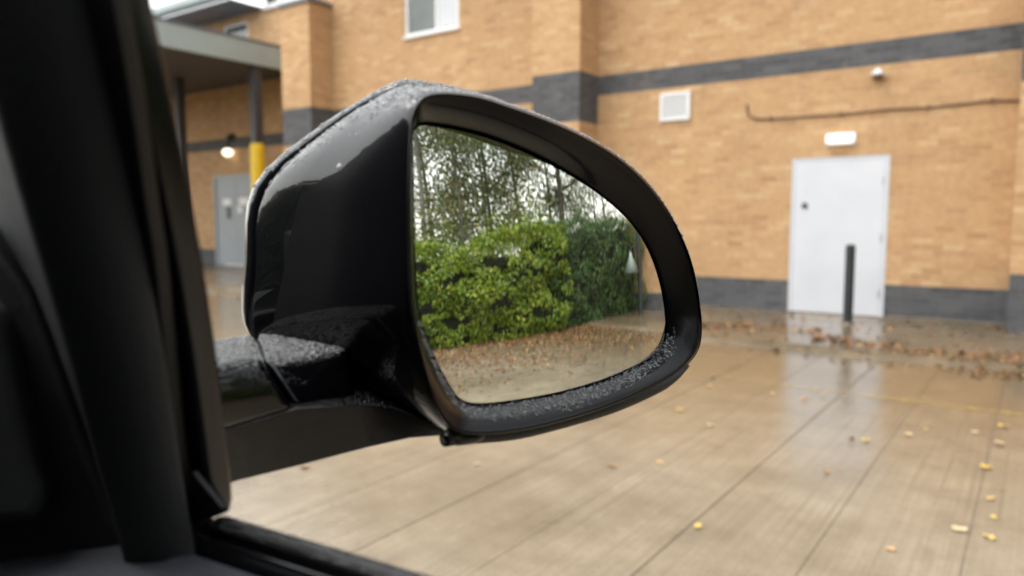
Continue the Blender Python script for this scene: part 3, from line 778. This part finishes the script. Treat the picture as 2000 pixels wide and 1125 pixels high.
# a pale speck of dirt on the housing
bpy.context.view_layer.update()
_o = Vector(CL([C0])[0]); _d = (Vector(CL([px(662, 325, 1.0)])[0]) - _o).normalized()
_hit, _p, _n, _i = mir.ray_cast(_o, _d)
if _hit:
    b = MB(); _u = _n.orthogonal().normalized(); _v = _n.cross(_u); rs = np.random.default_rng(4)
    ring = [[_p + (_u * cos(q) + _v * sin(q)) * (.0016 * k * (0.7 + .6 * rs.random())) + _n * h for q in np.linspace(0, 2 * pi, 10, endpoint=False)] for k, h in ((1, -.0001), (.7, .00035), (.3, .0005))]
    b.loft(ring, True, True); b.build('dirt_speck', plain('bird lime', (0.55, 0.53, 0.55), 0.7, bump=0.2), mir, smooth=True)

# ---- the car around the camera
ZB = EYE - 0.126                                                        # belt line
ox = CAR_ORG[0]
def strip(name, prof, a0, a1, mat, parent=car, bevel=0.0015):
    b = MB(); b.loft([[(l - ox, a, z) for l, z in prof] for a in (a0, a1)], True, True)
    return b.build(name, mat, parent, bevel=bevel)
outer_strip = strip('outer_weatherstrip', [(.1975, ZB - .002), (.2015, ZB + .001), (.2075, ZB - .001), (.2085, ZB - .02), (.1975, ZB - .02)], -0.62, .262, M['rubber'])
strip('window_slot', [(.1935, ZB - .012), (.1974, ZB - .012), (.1974, ZB - .03), (.1935, ZB - .03)], -0.62, .262, M['black_plastic'], bevel=0)
strip('inner_weatherstrip', [(.1855, ZB - .004), (.1895, ZB - .001), (.1934, ZB - .005), (.1934, ZB - .03), (.1855, ZB - .03)], -0.62, .262, M['gloss_black'])
strip('door_card', [(.185, ZB - .006), (.175, ZB - .004), (.15, ZB - .010), (.10, ZB - .035), (.085, ZB - .10), (.075, ZB - .55), (.185, ZB - .55)], -0.62, .40, M['door_card'], bevel=0.004)
# outer door skin and body side
def side(sgn, name, a0, a1):
    prof = [(.209, ZB - .003), (.222, ZB - .03), (.262, ZB - .20), (.285, ZB - .38), (.280, ZB - .60), (.255, ZB - .80), (.22, ZB - .80), (.2, ZB - .4), (.1975, ZB - .03)]
    P = [(l - ox, z) for l, z in prof]
    b = MB(); b.loft([[(sgn * x, a, z) for x, z in P] for a in (a0, a1)], True, True)
    return b.build(name, M['paint'], car, bevel=0.006)
side(1, 'front_door', -0.62, 0.46); side(1, 'rear_door', -1.55, -0.626); side(1, 'rear_wing', -2.7, -1.556); side(1, 'front_wing', 0.466, 1.75)
side(-1, 'front_door', -0.62, 0.46); side(-1, 'rear_door', -1.55, -0.626); side(-1, 'rear_wing', -2.7, -1.556); side(-1, 'front_wing', 0.466, 1.75)
HWX = .2 - ox
b = MB(); b.loft([[(-HWX, .52, ZB + .01), (0, .56, ZB + .05), (HWX, .52, ZB + .01)], [(-HWX, 1.2, ZB - .03), (0, 1.25, ZB + .02), (HWX, 1.2, ZB - .03)], [(-HWX + .1, 1.74, ZB - .14), (0, 1.85, ZB - .10), (HWX - .1, 1.74, ZB - .14)]], closed=False)
b.build('bonnet', M['paint'], car, smooth=True)
b = MB(); b.box(-HWX, HWX, 1.70, 1.80, .35, ZB - .15); b.build('front_bumper', M['paint'], car, bevel=0.04)
b = MB(); b.box(-HWX, HWX, -2.78, -2.705, .35, ZB); b.build('tailgate', M['paint'], car, bevel=0.03)
b = MB(); b.box(-HWX, HWX, -2.69, 0.9, .30, .36); b.build('floor_pan', M['rubber'], car)
# roof with headliner
RZ = EYE + 0.36
b = MB(); L = []
for a, dz in ((-2.55, -.10), (-2.0, -.03), (-1.0, .03), (-0.2, .02), (0.02, -.03)):
    L.append([(x, a, RZ + dz + .05 * (1 - (x / .70) ** 2)) for x in np.linspace(-.70, .70, 9)])
b.loft(L, closed=False); ro = b.build('roof', M['paint'], car, smooth=True)
b = MB(); b.loft([[(x, y, z - .035) for x, y, z in r] for r in L], closed=False); b.build('headliner', M['headliner'], ro, smooth=True)
for sg in (-1, 1):                                                      # roof rails and rear pillars
    b = MB(); b.tube([(sg * .70, a, RZ + dz - .02) for a, dz in ((-2.55, -.10), (-2.0, -.03), (-1.0, .03), (-0.2, .02), (0.02, -.03))], .04, 10); b.build('roof_rail', M['paint'], ro, smooth=True)
    b = MB(); b.tube([(sg * .71, -0.66, RZ), (sg * .82, -0.62, ZB - .05)], [.045, .06], 8); b.build('middle_pillar', M['black_plastic'], car, smooth=True)
    b = MB(); b.tube([(sg * .68, -2.5, RZ - .12), (sg * .80, -2.65, ZB - .05)], [.06, .08], 8); b.build('rear_pillar', M['paint'], car, smooth=True)
b = MB(); b.tube([(-.70, .02, RZ - .04), (-.80, .52, ZB)], [.045, .05], 8); b.build('front_pillar', M['trim'], car, smooth=True)
b = MB(); b.add([(-.68, .03, RZ - .03), (.68, .03, RZ - .03), (.80, .56, ZB + .02), (-.80, .56, ZB + .02)], [(0, 1, 2, 3)]); b.build('windscreen', M['car_glass'], car)
b = MB(); b.add([(-.66, -2.55, RZ - .12), (.66, -2.55, RZ - .12), (.78, -2.72, ZB), (-.78, -2.72, ZB)], [(0, 1, 2, 3)]); b.build('rear_window', M['car_glass'], car)
for y0, y1 in ((-.58, .35), (-2.4, -.7)):
    b = MB(); b.add([(-.83, y0, ZB), (-.83, y1, ZB), (-.71, min(y1, .05), RZ - .02), (-.71, y0, RZ - .02)], [(0, 1, 2, 3)]); b.build('side_window', M['car_glass'], car)
b = MB(); b.add([(.83, -2.4, ZB), (.83, -.7, ZB), (.72, -.7, RZ - .02), (.72, -2.4, RZ - .02)], [(0, 1, 2, 3)]); b.build('side_window', M['car_glass'], car)
# dashboard
b = MB(); L = []
for x in np.linspace(-.80, .735, 12):
    L.append([(x, .55, ZB - .02), (x, .40, ZB + .005), (x, .30, ZB - .02), (x, .25, ZB - .08), (x, .27, ZB - .25), (x, .36, ZB - .50), (x, .55, ZB - .50)])
b.loft(L, True, True); dash = b.build('dashboard', M['black_plastic'], car, bevel=0.02)
# wheels
for sg in (-1, 1):
    for a in (-1.95, 0.98):
        b = MB(); L = []
        for (x, r) in ((.02, .20), (.0, .27), (.0, .34), (.03, .365), (.20, .365), (.23, .34), (.23, .2)):
            L.append([(sg * (.94 - x), a + r * cos(q), .365 + r * sin(q)) for q in np.linspace(0, 2 * pi, 32, endpoint=False)])
        b.loft(L, True, True); wo_ = b.build('wheel', M['tyre'], car, smooth=True)
        b = MB()
        for k in range(5):
            q = k * 2 * pi / 5
            b.tube([(sg * .945, a, .365), (sg * .945, a + .24 * cos(q), .365 + .24 * sin(q))], [.05, .03], 6)
        b.build('rim', M['steel'], wo_)
# window frame, seal and pillar trim on the near side (they lean inwards)
LEAN = 0.27
def on_side(x, y, l0):
    """point on the leaning plane of the window frame, l0 at belt height"""
    v = ray(x, y)
    # l = l0 - LEAN*(z - ZB)
    k = (l0 - LEAN * (EYE - ZB)) / (v @ LAT + LEAN * v[2])
    return C0 + v * k
def panel(name, left, right, l0, thick, mat, parent, rows=18, bevel=0.002, bulge=0.0):
    lft = spline(left, rows, False); rgt = spline(right, rows, False)
    b = MB(); loops = []
    for p, q in zip(lft, rgt):
        P, Q = on_side(*p, l0), on_side(*q, l0)
        mid = (P + Q) / 2 - LAT * bulge
        loops.append(CL([P, mid, Q, Q + LAT * thick, P + LAT * thick]))
    b.loft(loops, True, True)
    return b.build(name, mat, parent, bevel=bevel)
FR = [(262, -170), (300, 0), (335, 165), (373, 360), (402, 520), (431, 720), (449, 880), (457, 968), (452, 997)]
FL = [(216, -170), (250, 0), (285, 200), (312, 400), (328, 500), (348, 700), (364, 860), (376, 960), (382, 1010)]
panel('window_frame', FL, FR, .205, -.012, M['gloss_black'], car, bevel=0.002, bulge=0.001)
SR = [(219, -170), (253, 0), (288, 200), (315, 400), (331, 500), (351, 700), (367, 860), (379, 960), (386, 1022)]
SL = [(166, -170), (204, 0), (238, 200), (270, 400), (288, 500), (322, 700), (344, 860), (360, 960), (374, 1040)]
panel('door_seal', SL, SR, .192, -.006, M['rubber'], car, bevel=0.001, bulge=0.0)
# small sail piece at the foot of the frame
b = MB(); tri = [(386, 915), (393, 925), (446, 990), (440, 1000), (392, 1018), (384, 1012)]
A = [on_side(*p, .1915) for p in tri]; Bq = [p - LAT * .003 for p in A]
b.loft([CL(A), CL(Bq)], True, True); b.build('corner_trim', M['black_plastic'], car, bevel=0.001)
# pillar trim: rounded, from the seal round towards the windscreen
rows = 22; loops = []
ER = spline([(168, -170), (206, 0), (240, 200), (272, 400), (290, 500), (324, 700), (346, 860), (362, 960), (376, 1044), (384, 1110), (392, 1190)], rows, False)
for k, e in enumerate(ER):
    base = on_side(*e, .186)
    d0 = (base - C0)[1]
    y = e[1]
    wd = 380 - .172 * y
    colp = []
    for t, dd in ((0.0, .006), (.012, .001), (.04, -.001), (.18, -.005), (.34, -.008), (.52, -.008), (.70, -.007), (.735, -.005), (.74, .03), (1.0, .10)):
        colp.append(px(e[0] - wd * t, y, d0 + dd))
    colp += [px(e[0] - wd, y, d0 + .12), px(e[0] - 40, y, d0 + .10), px(e[0] - 2, y, d0 + .05)]
    loops.append(CL(colp))
b = MB(); b.loft(loops, True, True); b.build('pillar_trim', M['trim'], car, smooth=True)
b = MB(); sp = [(-400, 380), (-40, 430), (60, 560), (150, 800), (225, 1000), (300, 1075), (240, 1110), (205, 1160), (150, 1300), (-400, 1400)]  # black panel added to cover the gap and keep this corner dark
A = [px(x, y, .30) for x, y in sp]; Bq = [p + np.array([-.03, .06, 0]) for p in A]
b.loft([CL(A), CL(Bq)], True, True); b.build('dark_corner_panel', M['black_plastic'], car, bevel=0.006, segs=3)
# rounded speaker cover low down by the dashboard
b = MB(); sp = [(-160, 560), (-20, 590), (10, 660), (50, 830), (84, 960), (86, 1005), (60, 1024), (-40, 1032), (-170, 1030)]
A = [px(x, y, .285) for x, y in sp]; Bq = [p + np.array([-.01, .03, 0]) for p in A]
b.loft([CL(A), CL(Bq)], True, True); b.build('speaker_cover', M['trim'], car, bevel=0.008, segs=3)

# ---- rain beads on everything of the mirror that faces up
def beads(name, src, count, rmin, rmax, nz_min, parent, filt=None, seed=1):
    rng = np.random.default_rng(seed)
    dg = bpy.context.evaluated_depsgraph_get(); dg.update()
    ev = src.evaluated_get(dg); me = ev.to_mesh(); me.calc_loop_triangles()
    nv = len(me.vertices); co = np.zeros(nv * 3); me.vertices.foreach_get('co', co); co = co.reshape(-1, 3)
    nt_ = len(me.loop_triangles); tri = np.zeros(nt_ * 3, np.int32); me.loop_triangles.foreach_get('vertices', tri); tri = tri.reshape(-1, 3)
    ev.to_mesh_clear()
    a, b_, c = co[tri[:, 0]], co[tri[:, 1]], co[tri[:, 2]]
    nn = np.cross(b_ - a, c - a); ar = np.linalg.norm(nn, axis=1) + 1e-12; nn = nn / ar[:, None]
    wgt = ar * np.clip((nn[:, 2] - nz_min) / 0.15, 0, 1)
    if filt is not None: wgt = wgt * filt((a + b_ + c) / 3, nn)
    if wgt.sum() <= 0: return None
    idx = rng.choice(nt_, count, p=wgt / wgt.sum())
    r1 = np.sqrt(rng.random(count)); r2 = rng.random(count)
    P = (1 - r1)[:, None] * a[idx] + (r1 * (1 - r2))[:, None] * b_[idx] + (r1 * r2)[:, None] * c[idx]
    N = nn[idx]
    R = rmin + (rmax - rmin) * rng.random(count) ** 2.2
    t1 = np.cross(N, [0.31, 0.95, 0.11]); t1 /= np.linalg.norm(t1, axis=1)[:, None]; t2 = np.cross(N, t1)
    prof = [(1.0, -0.08), (0.88, 0.45), (0.48, 0.78)]; seg = 7
    V = np.zeros((count, seg * 3 + 1, 3))
    ecc = 0.8 + 0.4 * rng.random(count)
    for i, (rr, hh) in enumerate(prof):
        for s_ in range(seg):
            q = 2 * pi * s_ / seg
            V[:, i * seg + s_] = P + (R * rr * cos(q) * ecc)[:, None] * t1 + (R * rr * sin(q) / ecc)[:, None] * t2 + (R * hh)[:, None] * N
    V[:, -1] = P + (R * 0.88)[:, None] * N
    fs = []
    for i in range(2):
        for s_ in range(seg):
            j = (s_ + 1) % seg
            fs += [(i * seg + s_, i * seg + j, (i + 1) * seg + j), (i * seg + s_, (i + 1) * seg + j, (i + 1) * seg + s_)]
    for s_ in range(seg): fs.append((2 * seg + s_, 2 * seg + (s_ + 1) % seg, 3 * seg))
    fs = np.array(fs)
    Fq = fs[None] + (np.arange(count) * (3 * seg + 1))[:, None, None]
    o = np_mesh(name, V.reshape(-1, 3), Fq.reshape(-1, 3), M['water'], parent, smooth=True)
    o['kind'] = 'stuff'
    return o
def ledge(c, n):
    """rain gathers on the inner ledge below the glass, not on the bezel's outer lip"""
    w_ = np.outer(c[:, 0] + CAR_ORG[0], LAT) + np.outer(c[:, 1] + CAR_ORG[1], FWD); w_[:, 2] = c[:, 2]
    q = w_ - cen; u, v_ = q @ gu, q @ gv
    e = edge - cen; eu, ev_ = e @ gu, e @ gv
    th, et = np.arctan2(v_, u), np.arctan2(ev_, eu); o_ = np.argsort(et)
    rg = np.interp(th, et[o_], np.hypot(eu, ev_)[o_], period=2 * pi)
    k = np.hypot(u, v_) - rg
    return ((k > 0.0012) & (k < 0.0075) & (v_ < 0)).astype(float)
for nm, cnt, mn, mx, nz in (('housing_cap', 4500, .0003, .0010, .20), ('wing_mirror', 3200, .0003, .0010, .35), ('arm_base', 2300, .0003, .0011, .6), ('arm_hinge', 2000, .0003, .0011, .6), ('bezel', 1700, .0003, .0009, .15), ('lower_lip', 150, .0002, .0004, .5)):
    src = bpy.data.objects[nm]
    beads('water_beads', src, cnt, mn, mx, nz, mir, seed=len(nm), filt=ledge if nm == 'bezel' else None)
beads('water_beads', outer_strip, 2600, .0002, .0006, .5, outer_strip, seed=5, filt=lambda c, n: (c[:, 1] > -0.1).astype(float))

# ================================================================== HEDGES, TREES, LEAVES
def leaf_quads(P, N, L, Wd, rng, jitter=0.8):
    """pointed leaves: 6 verts, 2 quads each, folded along the rib"""
    n = len(P)
    D = rng.normal(size=(n, 3)); D[:, 2] -= 0.25
    N = N + rng.normal(size=(n, 3)) * jitter
    N /= np.linalg.norm(N, axis=1)[:, None]
    D -= (D * N).sum(1)[:, None] * N; D /= np.linalg.norm(D, axis=1)[:, None] + 1e-9
    X = np.cross(N, D)
    L = L[:, None]; Wd = Wd[:, None]
    base = P - D * L * 0.5; tip = P + D * L * 0.5 - N * L * 0.12
    l1 = P - X * Wd * 0.5 + N * Wd * 0.18 ; r1 = P + X * Wd * 0.5 + N * Wd * 0.18
    V = np.stack([base, l1, tip, r1, P], 1)
    Fq = np.array([(0, 4, 1), (4, 2, 1), (0, 3, 4), (4, 3, 2)])[None] + (np.arange(n) * 5)[:, None, None]
    return V.reshape(-1, 3), Fq.reshape(-1, 3)
def lumps(u, v, seed):
    r = np.random.default_rng(seed); out = 0
    for k in range(7):
        f1, f2, p1, p2 = r.uniform(0.6, 4.2), r.uniform(0.6, 4.2), r.uniform(0, 6.28), r.uniform(0, 6.28)
        out = out + np.sin(f1 * u + p1) * np.sin(f2 * v + p2) / (0.6 + 0.35 * f1)
    return out * 0.5
def hedge(name, label, d0, d1, s_front, height, thick, mat, dens, leaf, seed, turn=0.0, rise=0.0):
    """runs along d at s = s_front, face towards -s"""
    rng = np.random.default_rng(seed)
    oc = np.array([s_front + thick / 2, (d0 + d1) / 2, 0])
    root = tag(empty(name, (cos(TH + turn) * oc[0] - sin(TH + turn) * oc[1], sin(TH + turn) * oc[0] + cos(TH + turn) * oc[1], 0), TH + turn), label, 'hedge')
    n = int(dens * (d1 - d0) * (height + thick))
    t = rng.random(n) * (height + thick * 0.9)
    dd = d0 + rng.random(n) * (d1 - d0)
    face = t < height
    hl = height + rise * np.clip(dd - 3.0, -2, 9) + 0.13 * lumps(dd, dd * 0.7, seed + 5)
    z = np.where(face, np.maximum(0.04, t / height * hl), hl)
    s_ = np.where(face, s_front, s_front + (t - height))
    bul = 0.22 * lumps(dd * 1.6, z * 1.8, seed)
    under = np.where(face, -0.10 * np.sin(np.pi * np.clip(z / hl, 0, 1)) + 0.28 * np.clip(0.35 - z, 0, 1), 0)
    round_ = np.where(face, 0.35 * np.clip((z - hl + 0.45) / 0.45, 0, 1) ** 2, 0)
    dep = rng.exponential(0.10, n)
    s_ = s_ + np.where(face, -bul + dep + under + round_, rng.normal(size=n) * .05)
    z = z + np.where(face, rng.normal(size=n) * .02, 0.35 * bul - dep * 1.2 + (rng.random(n) ** 7) * 0.75 * np.clip(lumps(dd * 2.3, dd, seed + 9) + .5, 0, 1) - 0.08 * np.abs(s_ - s_front - 0.6))
    N = np.stack([np.where(face, -1.0, -0.3), 0.35 * lumps(dd * 3, z * 3, seed + 2), np.where(face, 0.45, 1.0)], 1)
    keep = lumps(dd * 4.3, z * 4.7, seed + 13) > -0.62 + 0.3 * rng.random(n)          # gaps into the dark inside
    s_, dd, z, N = s_[keep], dd[keep], z[keep], N[keep]; n = len(s_)
    P = np.stack([s_, dd, np.maximum(z, 0.03)], 1) - oc
    L = leaf * rng.uniform(0.35, 1.35, n)
    V, Fq = leaf_quads(P, N, L, L * 0.46, rng, 0.75)
    o = np_mesh('foliage', V, Fq, mat, root); o['kind'] = 'stuff'
    # solid dark core, added to block light inside the hedge
    K = 34; J = 12; loops = []
    for a in np.linspace(d0 + .1, d1 - .1, K):
        hh = height - 0.28; L_ = []
        for q in np.linspace(0, 1, J):
            if q < .4: L_.append((s_front + .38 + rng.normal() * .04, a, max(0.0, q / .4 * hh)))
            elif q < .6: L_.append((s_front + .38 + (q - .4) / .2 * (thick - .7), a, hh + rng.normal() * .05))
            else: L_.append((s_front + thick - .3, a, hh * (1 - (q - .6) / .4)))
        loops.append([np.array(p) - oc for p in L_])
    b = MB(); b.loft(loops, True, True); b.build('dark_core', M['hedge_core'], root)
    b = MB()
    for k in range(int((d1 - d0) * 1.6)):
        a = rng.uniform(d0, d1); q = rng.uniform(-.15, .15)
        b.tube([np.array((s_front + .3, a, 0)) - oc, np.array((s_front + .22 + q, a + q, .45)) - oc, np.array((s_front + .3, a + 2 * q, 1.1)) - oc], [.025, .018, .01], 5)
    o = b.build('stems', M['bark'], root); o['kind'] = 'stuff'
    return root
SH = 8.2
hedge('laurel_hedge', 'bright yellow green laurel hedge reflected in the wing mirror', -5.0, 6.75, SH, 1.92, 1.7, M['laurel'], 1050, 0.100, 11, rise=0.085)
hedge('evergreen_hedge', 'dark green clipped hedge beside the laurel, reflected in the mirror', 6.2, 10.46, SH + 0.3, 2.4, 1.6, M['darkhedge'], 1100, 0.078, 23)

def tree(name, label, s_, d_, height, crown_r, crown_z0, mat, bark, nleaf, leaf, clump, seed, lean=(0, 0), trunk_r=0.14, nlimb=16, cat='tree', group='trees behind the hedges'):
    rng = np.random.default_rng(seed)
    root = tag(empty(name, W(s_, d_, -0.03), TH), label, cat, group)
    T = MB(); pts = []
    for k in range(9):
        q = k / 8
        pts.append((lean[0] * q + .12 * sin(3 * q + seed), lean[1] * q + .12 * cos(2.3 * q + seed), height * .96 * q))
    T.tube(pts, [trunk_r * (1 - .86 * k / 8) + (.06 * trunk_r / .14 if k == 0 else 0) for k in range(9)], 9)
    tips = []
    for k in range(nlimb):
        z = crown_z0 + (height - crown_z0) * (k + .3 * rng.random()) / nlimb
        q = z / (height * .96); i = min(7, int(q * 8)); u = q * 8 - i
        p0 = np.array(pts[i]) * (1 - u) + np.array(pts[i + 1]) * u
        ang = k * 2.4 + rng.normal() * .4
        env = sin(pi * min(1, max(0.12, (z - crown_z0 * .6) / (height - crown_z0 * .6) * .95 + .05))) ** .6
        R = crown_r * env * rng.uniform(.65, 1.1)
        p3 = p0 + np.array([R * cos(ang), R * sin(ang), R * rng.uniform(.15, .7)])
        p1 = p0 * .66 + p3 * .34 + np.array([0, 0, -.05 * R]); p2 = p0 * .33 + p3 * .67 + rng.normal(size=3) * .08
        r0 = trunk_r * (1 - .8 * q) * .5
        T.tube([p0, p1, p2, p3], [r0, r0 * .7, r0 * .45, r0 * .15], 6)
        tips += [p3, p2, (p2 + p3) / 2, p1 * .4 + p2 * .6]
        for m in range(3):
            bs = p1 + (p3 - p1) * rng.random(); e = bs + rng.normal(size=3) * np.array([.35, .35, .25]) * R * .55
            T.tube([bs, (bs + e) / 2 + rng.normal(size=3) * .04, e], [r0 * .35, r0 * .22, .006], 5)
            tips.append(e)
    tips = np.array(tips)
    T.build('trunk', bark, root, smooth=True)
    nleaf = int(nleaf * (0.75 if s_ > 16 else 0.9)); idx = rng.integers(0, len(tips), nleaf)
    off = rng.normal(size=(nleaf, 3)) * clump * np.array([1, 1, .65])
    P = tips[idx] + off
    N = off / (np.linalg.norm(off, axis=1)[:, None] + 1e-6) * .5 + np.array([0, 0, .6])
    L = leaf * rng.uniform(.6, 1.3, nleaf)
    V, Fq = leaf_quads(P, N, L, L * .55, rng, .9)
    o = np_mesh('crown', V, Fq, mat, root); o['kind'] = 'stuff'
    return root
hedge('unseen_dark_hedge', 'unseen tall dark hedge added to darken reflections in the car paint', -28.0, 8.0, 9.3, 4.6, 2.2, M['darkhedge'], 120, 0.24, 77, turn=-pi / 2)  # out of view, added to darken what the mirror housing reflects
TREES = [
    ('birch_tree', 'pale slim birch at the inner edge of the mirror', 11.2, 4.0, 9.5, 2.0, 2.0, 'leaf_olive', 'pale_bark', 9000, .11, .45, 3, .09),
    ('birch_tree', 'twin pale birch just behind the laurel hedge', 11.4, 5.0, 9.0, 1.8, 2.0, 'leaf_green', 'pale_bark', 8000, .11, .42, 5, .08),
    ('field_maple', 'loose olive maple rising behind the laurel hedge', 12.4, 6.7, 8.5, 2.6, 2.0, 'leaf_olive', 'bark', 12000, .12, .46, 8, .09),
    ('field_maple', 'broad green maple behind the middle of the laurel hedge', 14.0, 8.6, 9.5, 3.0, 2.2, 'leaf_green', 'bark', 12000, .12, .48, 12, .11),
    ('pine_tree', 'dark pine with a bare trunk where the two hedges meet', 12.6, 10.0, 9.0, 2.6, 3.4, 'needle', 'bark', 12000, .10, .34, 15, .17),
    ('birch_tree', 'thin yellowing birch over the dark hedge', 12.6, 12.4, 7.0, 1.7, 2.0, 'leaf_olive', 'pale_bark', 4500, .10, .42, 18, .08),
    ('field_maple', 'bushy green maple far behind the dark hedge', 19.5, 18.0, 7.0, 2.6, 1.6, 'leaf_green', 'bark', 7000, .13, .48, 21, .14),
    ('field_maple', 'distant olive maple behind the birches', 18.5, 6.5, 9.0, 3.2, 1.6, 'leaf_olive', 'bark', 10000, .15, .55, 25, .16),
    ('field_maple', 'distant green maple behind the pine', 19.0, 13.8, 8.5, 3.2, 1.6, 'leaf_green', 'bark', 8000, .15, .55, 28, .16),
    ('field_maple', 'distant olive maple between the laurel and the pine', 20.0, 10.2, 9.0, 3.2, 1.6, 'leaf_olive', 'bark', 9000, .15, .55, 33, .16),
    ('field_maple', 'low bushy maple at the near end of the laurel hedge', 12.0, 1.2, 8.0, 2.6, 1.7, 'leaf_green', 'bark', 9000, .12, .46, 31, .13),
]
for (nm, lb, s_, d_, h_, cr, cz, lm, bk, nl, lf, cl, sd_, tr) in TREES:
    tree(nm, lb, s_, d_, h_, cr, cz, M[lm], M[bk], nl, lf, cl, sd_, trunk_r=tr)

# lamp post with a conical shade by the end of the dark hedge
lo_ = tag(empty('lamp_post', W(7.8, 9.5, PAVE_Z), TH), 'dark post with a pale conical lamp shade by the brick wall, seen in the mirror', 'lamp post')
b = MB(); b.tube([(0, 0, 0), (0, 0, 3.0)], [.085, .075], 12); b.build('post', M['dark_steel'], lo_)
b = MB(); b.tube([(0, 0, 1.50), (0, -.28, 1.62), (0, -.45, 1.56), (0, -.46, 1.46)], .018, 8); b.build('arm', M['dark_steel'], lo_)
b = MB(); b.tube([(0, -.46, 1.48), (0, -.46, 1.40), (0, -.46, 1.02)], [.03, .05, .26], 20); b.build('lamp_shade', plain('pale green enamel', (.24, .30, .27), .4), lo_, smooth=True)

# leaf litter: brown drifts by the hedge and along the pavement
def litter(name, label, s0, s1, d0, d1, n, zfun, fn, seed, size=.075):
    rng = np.random.default_rng(seed); pts = []
    while len(pts) < n:
        s_ = rng.uniform(s0, s1); d_ = rng.uniform(d0, d1)
        if rng.random() < fn(s_, d_): pts.append((s_, d_, zfun(s_, d_) + .006 + .012 * rng.random()))
    P = np.array(pts); o0 = np.array([(s0 + s1) / 2, (d0 + d1) / 2, 0])
    N = np.tile([0, 0, 1.0], (n, 1)); L = size * rng.uniform(.55, 1.3, n)
    V, Fq = leaf_quads(P - o0, N, L, L * .7, rng, .28)
    V[:, 2] = np.maximum(V[:, 2], .004)
    return tag(np_mesh(name, V, Fq, M['litter'], None, W(*o0), TH), label, kind='stuff')
zg = lambda s_, d_: PAVE_Z if d_ > PAVE_D else (0.046 if d_ > PAVE_D - .13 else 0.0)
def f_hedge(s_, d_): return min(1, max(0.02, (s_ - 4.2) / 3.2) ** 1.2) * (.45 + .55 * math.sin(d_ * 1.3 + s_) ** 2) + (0.25 if s_ > 7.4 else 0)
litter('fallen_leaves', 'brown fallen leaves drifted along the foot of the hedge', 4.0, 8.5, -7, PAVE_D - .15, 14000, zg, f_hedge, 41, .055)
def f_pave(s_, d_):
    c = 8.02 + (.55 if s_ < -1.9 else .1) + .12 * math.sin(2.1 * s_)
    return math.exp(-((d_ - c) / .22) ** 2) * (.35 + .65 * math.sin(1.7 * s_ + 1) ** 2) + .035 + (.30 * math.exp(-((d_ - 7.55) / .35) ** 2) if s_ > -0.7 else 0)
litter('fallen_leaves', 'brown wet leaves lying in a line along the pavement edge', -12.0, 5.0, 7.2, 10.3, 2700, zg, f_pave, 43, .07)
def f_sp(s_, d_): return .5 + .5 * math.sin(1.1 * s_) * math.sin(.9 * d_)
litter('fallen_leaves', 'few brown leaves scattered over the wet concrete', -10.0, 5.0, 1.5, 7.2, 60, zg, f_sp, 47, .06)

# larger yellow leaves, one by one
def leaf_mesh(seed):
    r = random.Random(seed); n = 10; v = [(0, 0, .006)]; f = []
    for k in range(n):
        q = 2 * pi * k / n; rr = .036 * (1 + .35 * (k % 2)) * (1.25 if k == 0 else 1) * r.uniform(.85, 1.1)
        v.append((rr * 1.2 * cos(q), rr * .85 * sin(q), .003 + .010 * r.random()))
    for k in range(n): f.append((0, 1 + k, 1 + (k + 1) % n))
    me = bpy.data.meshes.new('fallen_leaf'); me.from_pydata(v, [], f); me.materials.append(M['leaf_yellow']); return me
LM = [leaf_mesh(k) for k in range(4)]
def gpt(x, y):
    v = ray(x, y); return C0 + v * (-EYE / v[2])
YL = [(1328, 802, .8), (1388, 832, .8), (1925, 915, 1.15), (1362, 1030, .8), (1875, 1037, 1), (1932, 1052, .9), (1690, 862, 1), (1958, 834, 1.2), (1952, 868, 1.1), (1775, 850, .8), (1934, 976, .7), (1386, 755, .8), (1290, 905, .6), (932, 908, .6),
      (1905, 846, .8), (1808, 840, .6), (1668, 880, .5), (1510, 770, .6), (1940, 1012, .6), (1740, 1075, .6), (1240, 870, .5), (1600, 905, .5)]
for k, (x, y, sc) in enumerate([q for q in YL if q[2] > .55]):
    p = gpt(x, y)
    o = bpy.data.objects.new('fallen_leaf', LM[k % 4]); COL.objects.link(o)
    o.location = (p[0], p[1], .0035); o.rotation_euler = (0, 0, random.uniform(0, 6.28)); o.scale = (sc * .6, sc * .6, sc)
    tag(o, 'yellow fallen leaf lying flat on the wet concrete', 'leaf', 'yellow leaves scattered over the concrete')
